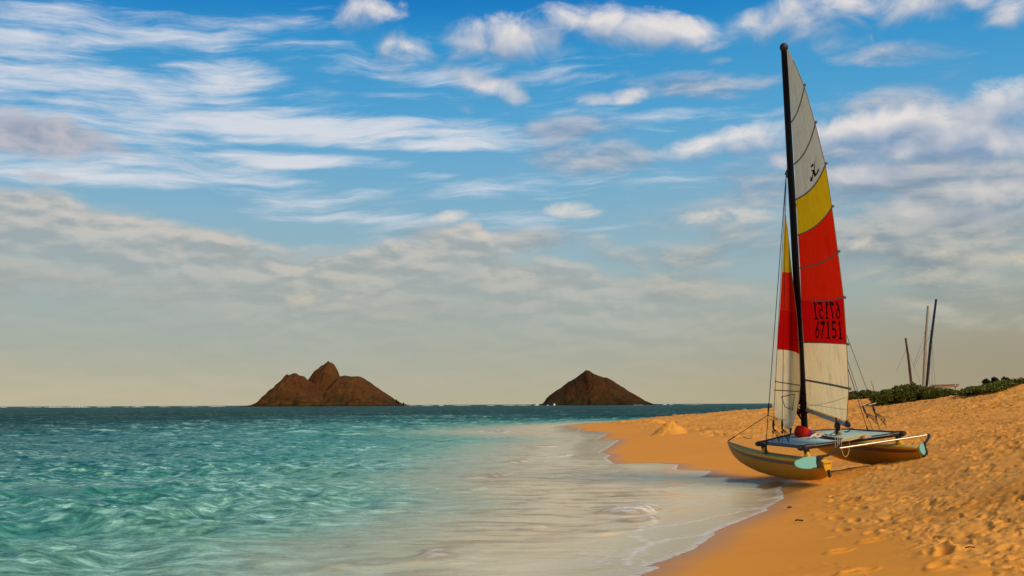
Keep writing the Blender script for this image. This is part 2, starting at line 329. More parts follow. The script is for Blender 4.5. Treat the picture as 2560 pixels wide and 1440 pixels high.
_g = lambda a, b, z: tuple(on_z(a, b, z)[:2])
TRAILS = [(*_g(2070, 1205, .2), *_g(2330, 1180, .45), 1, 1), (*_g(2010, 1300, .12), *_g(2260, 1215, .4), 1, 2), (*_g(2120, 1380, .18), *_g(2420, 1250, .5), -1, 3), (*_g(2160, 1250, .3), *_g(2060, 1215, .2), 1, 4), (*_g(2200, 1420, .2), *_g(2520, 1330, .5), 1, 5), (*_g(2330, 1425, .25), *_g(2470, 1290, .5), 1, 6), (*_g(2050, 1240, .18), *_g(2240, 1330, .3), -1, 7), (*_g(1960, 1110, .4), *_g(1700, 1092, .3), 1, 8)]
BOAT = dict(loc=(6.837, 19.411, .294), yaw=1.745, pitch=-.004, roll=-.121)
def sand_height(X, Y):
    z = land0(X, Y); near = (Y > -2) & (Y < 135)
    ch = np.zeros(X.shape); wet = np.zeros(X.shape); fs = np.full(X.shape, -50.0)
    x, y = X[near], Y[near]
    f = sdist(x, y, _film); d = -sdist(x, y, _dry)       # film > 0 on the sea side; d > 0 on the dry side
    wob = fbm(x * .9, y * .9, 5, 3); d2 = d + wob * .9
    c = sst(d2, -.15, .9)
    sp = sst(d2, -1.7, .3) * (vnoise(x * 1.1, y * 1.1, 77) > .52)
    hz = fbm(x * .35, y * .35, 3, 3) * .05 * sst(d, 0, 4)
    pk = .75 + .55 * sst(vnoise(x * .45, y * .45, 88), .30, .62)
    hz = hz + 1.3 * c * pk * (pits(x + .12 * fbm(x * 5, y * 5, 301, 2), y + .12 * fbm(x * 5, y * 5, 302, 2), .40, 21, .70, .06, .155, .036) + pits(x + 3.3 + .08 * fbm(x * 7, y * 7, 303, 2), y + 1.7, .24, 41, .6, .05, .12, .024) + fbm(x * 3.3, y * 3.3, 31, 4, .6) * .034 + fbm(x * 11, y * 11, 37, 2) * .008)
    hz = hz * (1 + .7 * sst(y, 22, 55)) + c * sst(y, 18, 45) * (pits(x, y, 1.15, 71, .8, .22, .45, .06) + fbm(x * 1.1, y * 1.1, 72, 3) * .07)
    hz = hz + (1 - c) * sp * (pits(x, y, .5, 61, .6, .08, .16, .022) + fbm(x * 9, y * 9, 35, 2) * .006)
    hz = hz + (1 - c) * fbm(x * .8, y * 1.3, 51, 2) * .006
    for (ax, ay, bx, by, side, sd) in TRAILS:
        n = max(2, int(math.hypot(bx - ax, by - ay) / .62)); th = math.atan2(by - ay, bx - ax); rr = random.Random(sd)
        for k in range(n):
            t = (k + rr.uniform(-.12, .12)) / n; o = side * (.11 if k % 2 else -.11) + rr.uniform(-.04, .04)
            px, py = ax + (bx - ax) * t - math.sin(th) * o + .25 * math.sin(t * 5 + sd), ay + (by - ay) * t + math.cos(th) * o
            m = (np.abs(x - px) < .45) & (np.abs(y - py) < .45)
            if not m.any(): continue
            a = th + rr.uniform(-.3, .3); dx = x[m] - px; dy = y[m] - py; u = (dx * math.cos(a) + dy * math.sin(a)) / .165; v = (-dx * math.sin(a) + dy * math.cos(a)) / .075
            q = np.sqrt(u * u + v * v); dp = rr.uniform(.022, .040)
            hz[m] += dp * (-np.exp(-(q / .85) ** 4) + .5 * np.exp(-((q - 1.25) / .3) ** 2) * (1 - .6 * u + .5 * fbm(dx * 14, dy * 14, sd, 2)))
    zz = z[near] + hz * sst(-f, -.1, .5)
    # ploughed-up sand against the near hull and the hollows around both keels
    p = on_z(1935, 1206, .1); q = np.hypot((x - p[0]) / .42, (y - p[1]) / .32); zz = zz + .10 * np.exp(-q * q) * (1 + .3 * fbm(x * 6, y * 6, 91, 3))
    z[near] = zz; ch[near] = np.clip(c + .4 * sp, 0, 1); fs[near] = f
    return z, ch, fs

def sheet(name, mat, rows, half, ncol, fn):
    ys = np.array(rows); t = np.linspace(-1, 1, ncol)
    X = t[None, :] * half(ys)[:, None]; Y = np.repeat(ys[:, None], ncol, 1)
    P, attrs, keep = fn(X, Y)
    nr = len(ys); idx = np.arange(nr * ncol).reshape(nr, ncol)
    q = np.stack([idx[:-1, :-1], idx[:-1, 1:], idx[1:, 1:], idx[1:, :-1]], -1).reshape(-1, 4)
    if keep is not None:
        k = keep.ravel(); q = q[k[q].any(1)]
        used = np.zeros(nr * ncol, bool); used[q.ravel()] = True; remap = np.cumsum(used) - 1
        q = remap[q]; P = P.reshape(-1, 3)[used]; attrs = {a: v.ravel()[used] for a, v in attrs.items()}
    P = P.reshape(-1, 3).astype(np.float32)
    me = bpy.data.meshes.new(name); me.vertices.add(len(P)); me.vertices.foreach_set('co', P.ravel())
    me.loops.add(q.size); me.loops.foreach_set('vertex_index', q.ravel().astype(np.int32))
    me.polygons.add(len(q)); me.polygons.foreach_set('loop_start', (np.arange(len(q)) * 4).astype(np.int32)); me.polygons.foreach_set('loop_total', np.full(len(q), 4, np.int32))
    me.polygons.foreach_set('use_smooth', np.ones(len(q), bool)); me.update(calc_edges=True)
    for a, v in attrs.items():
        at = me.attributes.new(a, 'FLOAT', 'POINT'); at.data.foreach_set('value', np.asarray(v, np.float32).ravel())
    me.materials.append(mat); o = bpy.data.objects.new(name, me); COL.objects.link(o); return o

def material(name):
    m = bpy.data.materials.new(name); m.use_nodes = True; nt = NT(m.node_tree); nt.t.nodes.clear()
    out = nt.n('ShaderNodeOutputMaterial'); return m, nt, out
def principled(nt, out, col, rough=.6, spec=.3, bump=None, metal=0.0, strength=1.0, dist=.02, **kw):
    b = nt.n('ShaderNodeBsdfPrincipled'); nt.put(b.inputs['Base Color'], col); nt.put(b.inputs['Roughness'], rough)
    nt.put(b.inputs['Specular IOR Level'], spec); nt.put(b.inputs['Metallic'], metal)
    for k, v in kw.items(): nt.put(b.inputs[k], v)
    if bump is not None:
        bp = nt.n('ShaderNodeBump'); nt.put(bp.inputs['Height'], bump); nt.put(bp.inputs['Strength'], strength); nt.put(bp.inputs['Distance'], dist)
        nt.L.new(bp.outputs[0], b.inputs['Normal'])
    if out is not None: nt.L.new(b.outputs[0], out.inputs[0])
    return b

def sand_mat():
    m, nt, out = material('sand')
    pos = nt.n('ShaderNodeNewGeometry').outputs['Position']; ch = nt.attr('churn'); fs = nt.attr('film')
    dry = nt.mix(nt.noise(pos, 1.4, 5, .6), (.74, .300, .040), (.88, .41, .078))
    dry = nt.mix(nt.m('MULTIPLY', nt.step(nt.noise(pos, 9, 4, .65), .50, .72), .35), dry, (.48, .20, .04))
    dry = nt.mix(nt.m('MULTIPLY', nt.step(nt.noise(nt.v('MULTIPLY', pos, (.30, .55, 1)), 1, 5, .62), .46, .64), .65), dry, (.56, .215, .026))
    damp = nt.mix(nt.noise(nt.v('MULTIPLY', pos, (.5, 1.4, 1)), 1, 4, .6), (.78, .285, .022), (.88, .37, .045))
    col = nt.mix(ch, damp, dry)
    wet = nt.step(fs, -.55, .05)
    col = nt.mix(nt.m('MULTIPLY', wet, .85), col, (.52, .23, .04))
    grain = nt.noise(pos, 260, 2, .7); lump = nt.noise(pos, 26, 4, .65)
    h = nt.m('ADD', nt.m('MULTIPLY', grain, .10), nt.m('MULTIPLY', lump, nt.m('MULTIPLY_ADD', ch, .75, .04)))
    rough = nt.mixf(nt.step(fs, -.9, .0), .85, .42)
    principled(nt, out, col, rough, nt.mixf(wet, .15, .3), h, strength=.55, dist=.022)
    return m

# rows get denser towards the viewer's beach, columns follow the widening view
def _rows(a, b, k):
    r = [a]
    while r[-1] < b: r.append(r[-1] * (1 + k))
    return r
def build_ground():
    rows = list(np.linspace(-14, 3.5, 24)) + _rows(3.9, 7.0, .02) + _rows(7.05, 130, .0036)[0:] + _rows(133, 420, .02) + [600, 1000, 2000, 5000, 12000]
    rows = sorted(set(rows))
    half = lambda y: np.where(y < 4, 18.0, np.maximum(18.0 * np.exp(-np.maximum(y - 4, 0) / 3.0), np.abs(y) * .60 + 2.0))
    def fn(X, Y):
        z, ch, fs = sand_height(X, Y)
        z = np.where(Y > 500, -3.5, z)
        return np.stack([X, Y, z], -1), {'churn': ch, 'film': fs}, None
    o = sheet('beach_sand', sand_mat(), rows, half, 1100, fn); o['kind'] = 'structure'
    o['label'] = 'golden sand beach rising from the wash, smooth at the water and trampled above'
    return o
build_ground()

# ------------------------------------------------------------------ sea
_ridge_px = [  # little breakers and wavelets: photo px of both ends, height, width
    ((1165, 1197), (1272, 1188), .10, .35), ((1330, 1196), (1560, 1176), .035, .30), ((1570, 1198), (1660, 1182), .05, .35), ((1560, 1290), (1640, 1272), .20, .40), ((1575, 1312), (1638, 1300), .15, .30),
    ((1480, 1338), (1640, 1322), .06, .28), ((1640, 1318), (1880, 1268), .016, .14), ((1620, 1350), (1790, 1332), .025, .12), ((1100, 1236), (1215, 1222), .06, .30), ((1000, 1240), (1100, 1232), .06, .3),
    ((1150, 1415), (1225, 1375), .04, .3), ((760, 1436), (1150, 1398), .07, .32), ((1060, 1395), (1230, 1370), .035, .3), ((600, 1416), (760, 1402), .06, .3), ((1590, 1232), (1790, 1206), .02, .18),
    ((1180, 1078), (1280, 1080), .14, .5), ((1220, 1096), (1300, 1098), .13, .45), ((1240, 1118), (1390, 1116), .09, .4), ((1330, 1146), (1430, 1136), .05, .3), ((1250, 1160), (1330, 1150), .06, .3),
    ((1210, 1255), (1340, 1250), .05, .25), ((1290, 1320), (1360, 1314), .05, .25), ((1580, 1372), (1640, 1350), .035, .15), ((300, 1396), (560, 1376), .07, .45), ((120, 1240), (330, 1228), .09, .7), ((560, 1250), (760, 1246), .06, .6)]
_ridges = [(on_z(*a, 0)[:2], on_z(*b, 0)[:2], h, w) for a, b, h, w in _ridge_px]
FOAM = [([(1600, 1326), (1650, 1316), (1700, 1308), (1760, 1298), (1830, 1283), (1890, 1268)], .035), ([(1560, 1408), (1590, 1386), (1602, 1370), (1640, 1352), (1720, 1340), (1790, 1327)], .045), ([(1640, 1354), (1612, 1350), (1575, 1336)], .05),
        ([(1640, 1300), (1625, 1310), (1590, 1316)], .05), ([(1632, 1270), (1640, 1278), (1615, 1282), (1590, 1276)], .06), ([(1900, 1250), (1945, 1240), (1952, 1232)], .05), ([(1880, 1217), (1955, 1217)], .03), ([(1200, 1078), (1240, 1080), (1275, 1079)], .14), ([(1225, 1096), (1290, 1098)], .10), ([(1230, 1121), (1330, 1119), (1400, 1114)], .07), ([(1395, 1141), (1435, 1134)], .07), ([(1235, 1190), (1270, 1190)], .06), ([(1640, 1420), (1560, 1440)], .04)]
def sea_surface(X, Y):
    z0 = land0(X, Y); depth = -z0
    near = Y < 140
    f = np.full(X.shape, 60.0); f[near] = sdist(X[near], Y[near], _film)
    dep = np.clip(depth, 0, 4)
    amp = .13 + .87 * sst(dep, .10, .60)
    # choppy wind sea: long-crested layers, crest lines roughly across the view
    w = np.zeros(X.shape)
    wx = X + 1.2 * fbm(X * .10, Y * .16, 401, 2); wy = Y + .9 * fbm(X * .12, Y * .2, 402, 2) + .10 * X
    fine = 1 - sst(Y, 60, 220)
    for lam, el, a, sd in [(5.0, 2.2, .045, 201), (2.4, 1.7, .050, 202), (1.25, 1.4, .058, 203), (.70, 1.25, .046, 204), (.40, 1.2, .027, 205), (.22, 1.2, .011, 206)]:
        n = vnoise(wx / (lam * el), wy / lam, sd); n2 = vnoise(wx / (lam * el) + 31.7, wy / lam * 1.07 + 11.3, sd + 50)
        r = 1 - np.abs(n - n2) * 2.6                       # sharp crests where the two fields cross
        k = 1.0 if lam > 2 else (fine if lam < .8 else .4 + .6 * fine)
        w += a * (r - .35) * k * (1 if lam > .5 else .9)
        wx, wy = wx * .98 + wy * .05, wy * .99 - wx * .04
    w = 1.35 * w * amp * (1 + .5 * fbm(X * .05, Y * .07, 411, 2))
    cr = np.zeros(X.shape)
    wn = near & (f > -1)
    x, y = X[wn], Y[wn]; xw = x + .10 * fbm(x * 2.5, y * 2.5, 421, 3); yw = y + .12 * fbm(x * 2.2, y * 2.2, 422, 3)
    add = np.zeros(x.shape)
    for a, b, h, wd in _ridges:
        dx, dy = b - a; L = math.hypot(dx, dy); tx, ty = dx / L, dy / L
        s = ((xw - a[0]) * tx + (yw - a[1]) * ty) / L; d = -(xw - a[0]) * ty + (yw - a[1]) * tx
        env = np.exp(-np.maximum(np.abs(s - .5) - .34, 0) ** 2 / .03)
        add += h * .72 * env * (.6 + .8 * vnoise(xw * 2.2, yw * 1.0, 431)) * np.where(d > 0, np.exp(-(d / (wd * 1.5)) ** 2), np.exp(-(d / (wd * .45)) ** 2))
    w[wn] += add; cr[wn] = add
    film = .004 + .02 * sst(f, 0, 1.2)
    lo = z0 + film
    z = np.maximum(w, lo + np.where(w < lo, .25 * np.maximum(w, -.02) , 0)) if False else np.where(w > lo, w, lo + .18 * np.clip(w + .03, -.03, .05) * sst(f, .3, 2.0))
    z = np.where(f > 0, z, lo - .02 - .15 * np.minimum(-f, 1.0))
    edge = sst(f, 0, .02) * (1 - sst(f, .03, .16))
    fx, fy = X[wn] + .10 * fbm(X[wn] * 3, Y[wn] * 3, 441, 3), Y[wn] + .16 * fbm(X[wn] * 3, Y[wn] * 3, 442, 3); e2 = np.zeros(fx.shape)
    for line, wd in FOAM:
        P = [on_z(a, b, .02)[:2] for a, b in line]
        for a, b in zip(P[:-1], P[1:]):
            d = b - a; t = np.clip(((fx - a[0]) * d[0] + (fy - a[1]) * d[1]) / (d @ d), 0, 1); q = np.hypot(fx - a[0] - t * d[0], fy - a[1] - t * d[1]); e2 = np.maximum(e2, np.exp(-(q / wd) ** 2))
    c = on_z(1560, 1395, 0); q = np.hypot((fx - c[0]) / .55, (fy - c[1]) / .8); lace = np.exp(-q * q) * sst(np.abs(fbm(fx * 7, fy * 4, 443, 3)), .16, .02); e2 = np.maximum(e2, .8 * lace)
    edge[wn] = np.maximum(edge[wn], e2)
    return z, dep, f, cr, edge
def sea_mat():
    m, nt, out = material('sea_water')
    pos = nt.n('ShaderNodeNewGeometry').outputs['Position']; d = nt.attr('depth'); f = nt.attr('film'); cr = nt.attr('crest'); dist = nt.sep(pos)[1]
    pat = nt.noise(nt.v('MULTIPLY', pos, (.05, .13, 1)), 1, 5, .6)
    dn = nt.m('ADD', d, nt.m('MULTIPLY', nt.m('SUBTRACT', pat, .5), nt.m('MULTIPLY', d, .7)))
    body = nt.ramp(nt.m('DIVIDE', dn, 3.2), [(0, (.95, .78, .48)), (.028, (.90, .77, .48)), (.055, (.58, .62, .44)), (.10, (.20, .43, .31)), (.19, (.062, .285, .225)), (.34, (.024, .165, .150)), (.55, (.012, .085, .088)), (1, (.008, .050, .053))])
    # milky run-up: thin brown lines where stirred sand shows
    ln = nt.noise(nt.v('MULTIPLY', pos, (.75, 3.2, 1)), 1, 6, .68, .5); shal = nt.step(d, .30, .08)
    body = nt.mix(nt.m('MULTIPLY', nt.m('MULTIPLY', nt.step(ln, .49, .58), shal), nt.m('MULTIPLY', nt.step(f, .8, 3.0), .72)), body, (.34, .215, .09))
    body = nt.mix(nt.m('MULTIPLY', nt.m('MULTIPLY', nt.step(cr, .018, .055), shal), .75), body, (.38, .26, .12))
    fdd = nt.step(dist, 22, 75); shading_near = nt.noise(nt.v('MULTIPLY', pos, (1.9, 3.7, 1)), 1, 5, .70, .12); shading_far = nt.noise(nt.v('MULTIPLY', pos, (.42, .70, 1)), 1, 6, .76, .15); wave_shading = nt.mixf(fdd, shading_near, shading_far); shading_patch = nt.noise(nt.v('MULTIPLY', pos, (.09, .22, 1)), 1, 4, .6)
    glint_streaks = nt.m('MULTIPLY', nt.step(wave_shading, .49, .66), nt.step(shading_patch, .30, .55))
    body = nt.mix(nt.m('MULTIPLY', nt.m('MULTIPLY', glint_streaks, nt.step(d, .10, .35)), nt.mixf(nt.step(d, .9, 2.4), .95, .35)), body, (.50, .84, .70))  # mint streaks paint the bright wave highlights into the water colour
    body = nt.mix(nt.m('MULTIPLY', nt.m('MULTIPLY', nt.step(wave_shading, .53, .37), nt.step(d, .1, .4)), .68), body, (.008, .075, .066))  # dark streaks paint the shade of wave troughs into the colour
    reef = nt.noise(nt.v('MULTIPLY', pos, (.018, .05, 1)), 1, 4, .6)
    body = nt.mix(nt.m('MULTIPLY', nt.step(reef, .50, .66), nt.m('MULTIPLY', nt.step(d, .9, 2.2), .8)), body, (.010, .030, .034))
    rip = nt.noise(nt.v('MULTIPLY', pos, (2.6, 4.2, 1)), 1, 3, .55); rip2 = nt.noise(nt.v('MULTIPLY', pos, (.22, .9, 1)), 1, 5, .65)
    farw = nt.step(dist, 30, 120)
    hgt = nt.m('ADD', nt.m('MULTIPLY', rip, nt.m('MULTIPLY_ADD', farw, -.7, 1.0)), nt.m('MULTIPLY', rip2, nt.m('MULTIPLY_ADD', farw, 14.0, .2)))
    hgt = nt.m('ADD', hgt, nt.m('MULTIPLY', ln, nt.m('MULTIPLY', shal, 1.6)))
    bstr = nt.m('MULTIPLY_ADD', nt.step(d, .05, .40), .45, nt.m('MULTIPLY', nt.step(f, .5, 2.5), .24))
    bp = nt.n('ShaderNodeBump'); nt.put(bp.inputs['Height'], hgt); nt.put(bp.inputs['Strength'], nt.m('ADD', bstr, .05)); nt.put(bp.inputs['Distance'], .10)
    dif = nt.n('ShaderNodeBsdfDiffuse'); nt.put(dif.inputs[0], body); nt.L.new(bp.outputs[0], dif.inputs['Normal'])
    tr = nt.n('ShaderNodeBsdfTransparent'); nt.put(tr.inputs[0], (.93, .91, .84))
    op = nt.m('MAXIMUM', nt.step(d, .04, .30), nt.m('MULTIPLY_ADD', nt.step(f, .05, 1.6), .30, nt.m('MULTIPLY', nt.step(f, .0, .10), .60)))
    op = nt.m('MULTIPLY', op, .96)
    mx = nt.n('ShaderNodeMixShader'); nt.put(mx.inputs[0], op); nt.L.new(tr.outputs[0], mx.inputs[1]); nt.L.new(dif.outputs[0], mx.inputs[2])
    gl = nt.n('ShaderNodeBsdfGlossy'); nt.put(gl.inputs['Roughness'], nt.mixf(nt.step(d, .02, .8), .06, .16)); nt.put(gl.inputs['Color'], nt.mix(nt.step(d, .05, .5), (1.0, .93, .78), (.72, 1.0, .86))); nt.L.new(bp.outputs[0], gl.inputs['Normal'])
    fr = nt.n('ShaderNodeFresnel'); fr.inputs[0].default_value = 1.33; nt.L.new(bp.outputs[0], fr.inputs['Normal'])
    fac = nt.m('MULTIPLY', fr.outputs[0], nt.mixf(nt.step(d, .10, .45), .85, nt.mixf(nt.step(d, .8, 2.6), .62, .36)))
    m2 = nt.n('ShaderNodeMixShader'); nt.put(m2.inputs[0], fac); nt.L.new(mx.outputs[0], m2.inputs[1]); nt.L.new(gl.outputs[0], m2.inputs[2])
    # foam along the edge of the wash and on the little crests
    fo = nt.n('ShaderNodeBsdfDiffuse'); nt.put(fo.inputs[0], (.80, .77, .70))
    fn_ = nt.noise(nt.v('MULTIPLY', pos, (6, 14, 6)), 1, 6, .7)
    fa = nt.m('MULTIPLY', nt.m('MULTIPLY', nt.attr('foam'), nt.step(fn_, .40, .54)), .9)
    fa2 = nt.m('MULTIPLY', nt.step(cr, .045, .10), nt.step(fn_, .44, .58))
    fa = nt.m('MULTIPLY', nt.m('MAXIMUM', fa, fa2), .85)
    m3 = nt.n('ShaderNodeMixShader'); nt.put(m3.inputs[0], fa); nt.L.new(m2.outputs[0], m3.inputs[1]); nt.L.new(fo.outputs[0], m3.inputs[2])
    nt.L.new(m3.outputs[0], out.inputs[0]); return m
def build_sea():
    rows = [-14, -8, -3, 0, 2, 3.5] + _rows(4.2, 7.5, .012) + _rows(7.55, 320, .0031) + _rows(323, 1500, .02) + [2000, 3500, 7000, 15000, 30000]
    rows = sorted(set(rows))
    half = lambda y: np.where(y < 4, 30.0, np.maximum(30.0 * np.exp(-np.maximum(y - 4, 0) / 3.0), np.abs(y) * .60 + 3.0))
    def fn(X, Y):
        z, dep, f, cr, edge = sea_surface(X, Y)
        return np.stack([X, Y, z], -1), {'depth': dep, 'film': f, 'crest': cr, 'foam': edge}, (f > -.5)
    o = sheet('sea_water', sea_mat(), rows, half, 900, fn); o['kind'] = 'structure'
    o['label'] = 'turquoise sea with short choppy waves washing up the sand'
build_sea()

# ------------------------------------------------------------------ mesh helper
class MB:
    """collects faces (with a material slot each) for ONE mesh object"""
    def __init__(s): s.v = []; s.f = []; s.mi = []; s.sm = []
    def add(s, verts, faces, mi=0, smooth=True):
        o = len(s.v); s.v += [tuple(map(float, p)) for p in verts]
        for f in faces: s.f.append([o + i for i in f]); s.mi.append(mi); s.sm.append(smooth)
    def grid(s, rows, mi=0, closed=False, smooth=True, cap=False):
        n = len(rows[0]); V = [p for r in rows for p in r]; Fc = []
        for i in range(len(rows) - 1):
            for j in range(n if closed else n - 1):
                a, b = i * n + j, i * n + (j + 1) % n; Fc.append((a, b, b + n, a + n))
        s.add(V, Fc, mi, smooth)
        if cap and closed:
            s.add(rows[0], [list(range(n))[::-1]], mi, False); s.add(rows[-1], [list(range(n))], mi, False)
    def tube(s, pts, r, seg=8, mi=0, cap=True, flat=None):
        P = [np.array(p, float) for p in pts]; n = len(P); rr = r if hasattr(r, '__len__') else [r] * n
        rows = []; up = None
        for i in range(n):
            t = P[min(i + 1, n - 1)] - P[max(i - 1, 0)]; t = t / (np.linalg.norm(t) + 1e-12)
            if up is None:
                up = np.array([0, 0, 1.0]) if abs(t[2]) < .9 else np.array([1.0, 0, 0])
            a = np.cross(t, up); a /= np.linalg.norm(a) + 1e-12; b = np.cross(a, t); up = b
            rows.append([P[i] + rr[i] * ((flat or 1) * a * math.cos(2 * math.pi * k / seg) + b * math.sin(2 * math.pi * k / seg)) for k in range(seg)])
        s.grid(rows, mi, True, True, cap)
    def box(s, c, sx, sy, sz, mi=0, bevel=.12, ax=None):
        """box with chamfered edges; ax = 3 axes"""
        c = np.array(c, float); ax = ax if ax is not None else np.eye(3); rows = []
        for zz, k in ((-1, 1 - bevel), (-1 + bevel, 1), (1 - bevel, 1), (1, 1 - bevel)):
            ring = []
            for (x, y) in ((-1, -.8), (-.8, -1), (.8, -1), (1, -.8), (1, .8), (.8, 1), (-.8, 1), (-1, .8)):
                ring.append(c + ax[0] * x * k * sx / 2 + ax[1] * y * k * sy / 2 + ax[2] * zz * sz / 2)
            rows.append(ring)
        s.grid(rows, mi, True, False, True)
    def blob(s, c, rx, ry, rz, mi=0, seg=12, rings=8, ax=None, fn=None):
        c = np.array(c, float); ax = ax if ax is not None else np.eye(3); rows = []
        for i in range(rings + 1):
            th = math.pi * (i + .02) / (rings + .04); ring = []
            for k in range(seg):
                ph = 2 * math.pi * k / seg; q = np.array([math.sin(th) * math.cos(ph), math.sin(th) * math.sin(ph), math.cos(th)])
                m = fn(q) if fn else 1.0
                ring.append(c + ax[0] * q[0] * rx * m + ax[1] * q[1] * ry * m + ax[2] * q[2] * rz * m)
            rows.append(ring)
        s.grid(rows, mi, True, True, True)
    def plate(s, poly, n, th, mi=0, smooth=False):
        n = np.array(n, float); n /= np.linalg.norm(n); a = [np.array(p) + n * th / 2 for p in poly]; b = [np.array(p) - n * th / 2 for p in poly]
        k = len(poly); s.add(a + b, [list(range(k)), list(range(2 * k - 1, k - 1, -1))], mi, False)
        s.add(a + b, [(i, i + k, (i + 1) % k + k, (i + 1) % k) for i in range(k)], mi, smooth)
    def build(s, name, mats, parent=None, label=None):
        me = bpy.data.meshes.new(name); me.from_pydata(s.v, [], s.f); me.update()
        mats = mats if isinstance(mats, (list, tuple)) else [mats]
        for m in mats: me.materials.append(m)
        me.polygons.foreach_set('material_index', np.array(s.mi, np.int32)); me.polygons.foreach_set('use_smooth', np.array(s.sm, bool)); me.update()
        o = bpy.data.objects.new(name, me); COL.objects.link(o)
        if parent is not None: o.parent = parent
        if label: o['label'] = label
        return o
def tag(o, label, cat=None, group=None, kind=None):
    if label: o['label'] = label
    if cat: o['category'] = cat
    if group: o['group'] = group
    if kind: o['kind'] = kind
    return o
def empty(name, M, label, cat, group=None):
    o = bpy.data.objects.new(name, None); COL.objects.link(o); o.empty_display_size = .2; o.matrix_world = M
    return tag(o, label, cat, group)
def paint(name, col, rough=.45, spec=.4, var=.12, scale=6.0, dirt=None, metal=0.0, bump=.0):
    m, nt, out = material(name); pos = nt.n('ShaderNodeTexCoord').outputs['Object']
    n = nt.noise(pos, scale, 5, .62); c2 = tuple(max(0, c * (1 - var * 2)) for c in col); c1 = tuple(min(1, c * (1 + var)) for c in col)
    c = nt.mix(n, c2, c1)
    if dirt: c = nt.mix(nt.m('MULTIPLY', nt.step(nt.noise(pos, scale * 2.3, 6, .7), .55, .75), .6), c, dirt)
    principled(nt, out, c, nt.mixf(n, rough * .85, min(1, rough * 1.15)), spec, nt.noise(pos, scale * 12, 3, .6) if bump else None, metal, strength=bump or 1, dist=.004)
    return m
def cloth(name, col, trans=.55, var=.08, stain=None):
    """sailcloth: light shines through from behind"""
    m, nt, out = material(name); pos = nt.n('ShaderNodeTexCoord').outputs['Object']
    n = nt.noise(pos, 3.0, 5, .6); c = nt.mix(n, tuple(x * (1 - var) for x in col), tuple(min(1, x * (1 + var)) for x in col))
    if stain: c = nt.mix(nt.m('MULTIPLY', nt.step(nt.noise(nt.v('MULTIPLY', pos, (3, 3, 1.2)), 1.6, 6, .65), .48, .75), .55), c, stain)
    bp = nt.n('ShaderNodeBump'); nt.put(bp.inputs['Height'], nt.noise(nt.v('MULTIPLY', pos, (6, 6, 2)), 1, 4, .55)); nt.put(bp.inputs['Strength'], .5); nt.put(bp.inputs['Distance'], .06)
    d = nt.n('ShaderNodeBsdfDiffuse'); nt.put(d.inputs[0], c); nt.L.new(bp.outputs[0], d.inputs['Normal'])
    t = nt.n('ShaderNodeBsdfTranslucent'); nt.put(t.inputs[0], nt.mix(.5, c, c, 'MULTIPLY') if False else c); nt.L.new(bp.outputs[0], t.inputs['Normal'])
    a = nt.n('ShaderNodeMixShader'); a.inputs[0].default_value = trans; nt.L.new(d.outputs[0], a.inputs[1]); nt.L.new(t.outputs[0], a.inputs[2])
    nt.L.new(a.outputs[0], out.inputs[0]); return m

M_ = {}
M_['hull'] = paint('hull_gelcoat', (.66, .235, .007), .42, .10, .08, 3)
M_['gunwale'] = paint('gunwale_yellow', (.80, .40, .02), .42, .10, .08, 4)
M_['deck'] = paint('deck_cream', (.68, .48, .11), .6, .10, .08, 5, dirt=(.45, .34, .16))
M_['stripe_red'] = paint('stripe_rust', (.33, .075, .025), .45, .4)
M_['stripe_blue'] = paint('stripe_slate', (.10, .065, .030), .45, .4)
M_['black'] = paint('black_anodised', (.018, .014, .012), .38, .45, .1, 8)
M_['rubber'] = paint('black_casting', (.030, .020, .014), .5, .4, .2, 14, bump=.2)
M_['mastm'] = paint('mast_black', (.008, .006, .007), .5, .15, .1, 5)
M_['tramp'] = paint('trampoline_mesh', (.42, .60, .53), .75, .12, .06, 2.5, dirt=(.33, .46, .42), bump=.15)
M_['alu'] = paint('bare_aluminium', (.60, .50, .38), .36, .5, .05, 9, metal=.85)
M_['boomm'] = paint('boom_grey', (.30, .32, .30), .42, .45, .1, 6)
M_['wire'] = paint('rigging_wire', (.035, .025, .018), .45, .4)
M_['rope'] = paint('tan_rope', (.62, .48, .25), .85, .1, .2, 60)
M_['darkrope'] = paint('maroon_rope', (.06, .012, .014), .85, .1, .3, 60)
M_['teal'] = paint('rudder_teal', (.20, .52, .46), .42, .4, .05, 5, dirt=(.45, .42, .24))
M_['yellow'] = paint('bracket_yellow', (.85, .43, .02), .45, .4, .06, 5)
M_['lens'] = paint('white_patch', (.78, .74, .64), .6, .2)
M_['ink'] = cloth('sail_ink', (.012, .010, .010), .2)
M_['sw'] = cloth('sail_white', (.52, .50, .41), .55, .06, stain=(.31, .29, .22))
M_['sy'] = cloth('sail_yellow', (.66, .40, .008), .55, .06, stain=(.50, .28, .006))
M_['sr'] = cloth('sail_red', (.70, .018, .004), .58, .08, stain=(.50, .010, .004))
M_['sd'] = cloth('sail_deep_red', (.62, .006, .005), .55, .05)
M_['sc'] = cloth('sail_cream', (.95, .78, .45), .6, .05, stain=(.50, .38, .20))
M_['batten'] = cloth('batten_pocket', (.30, .32, .28), .5)

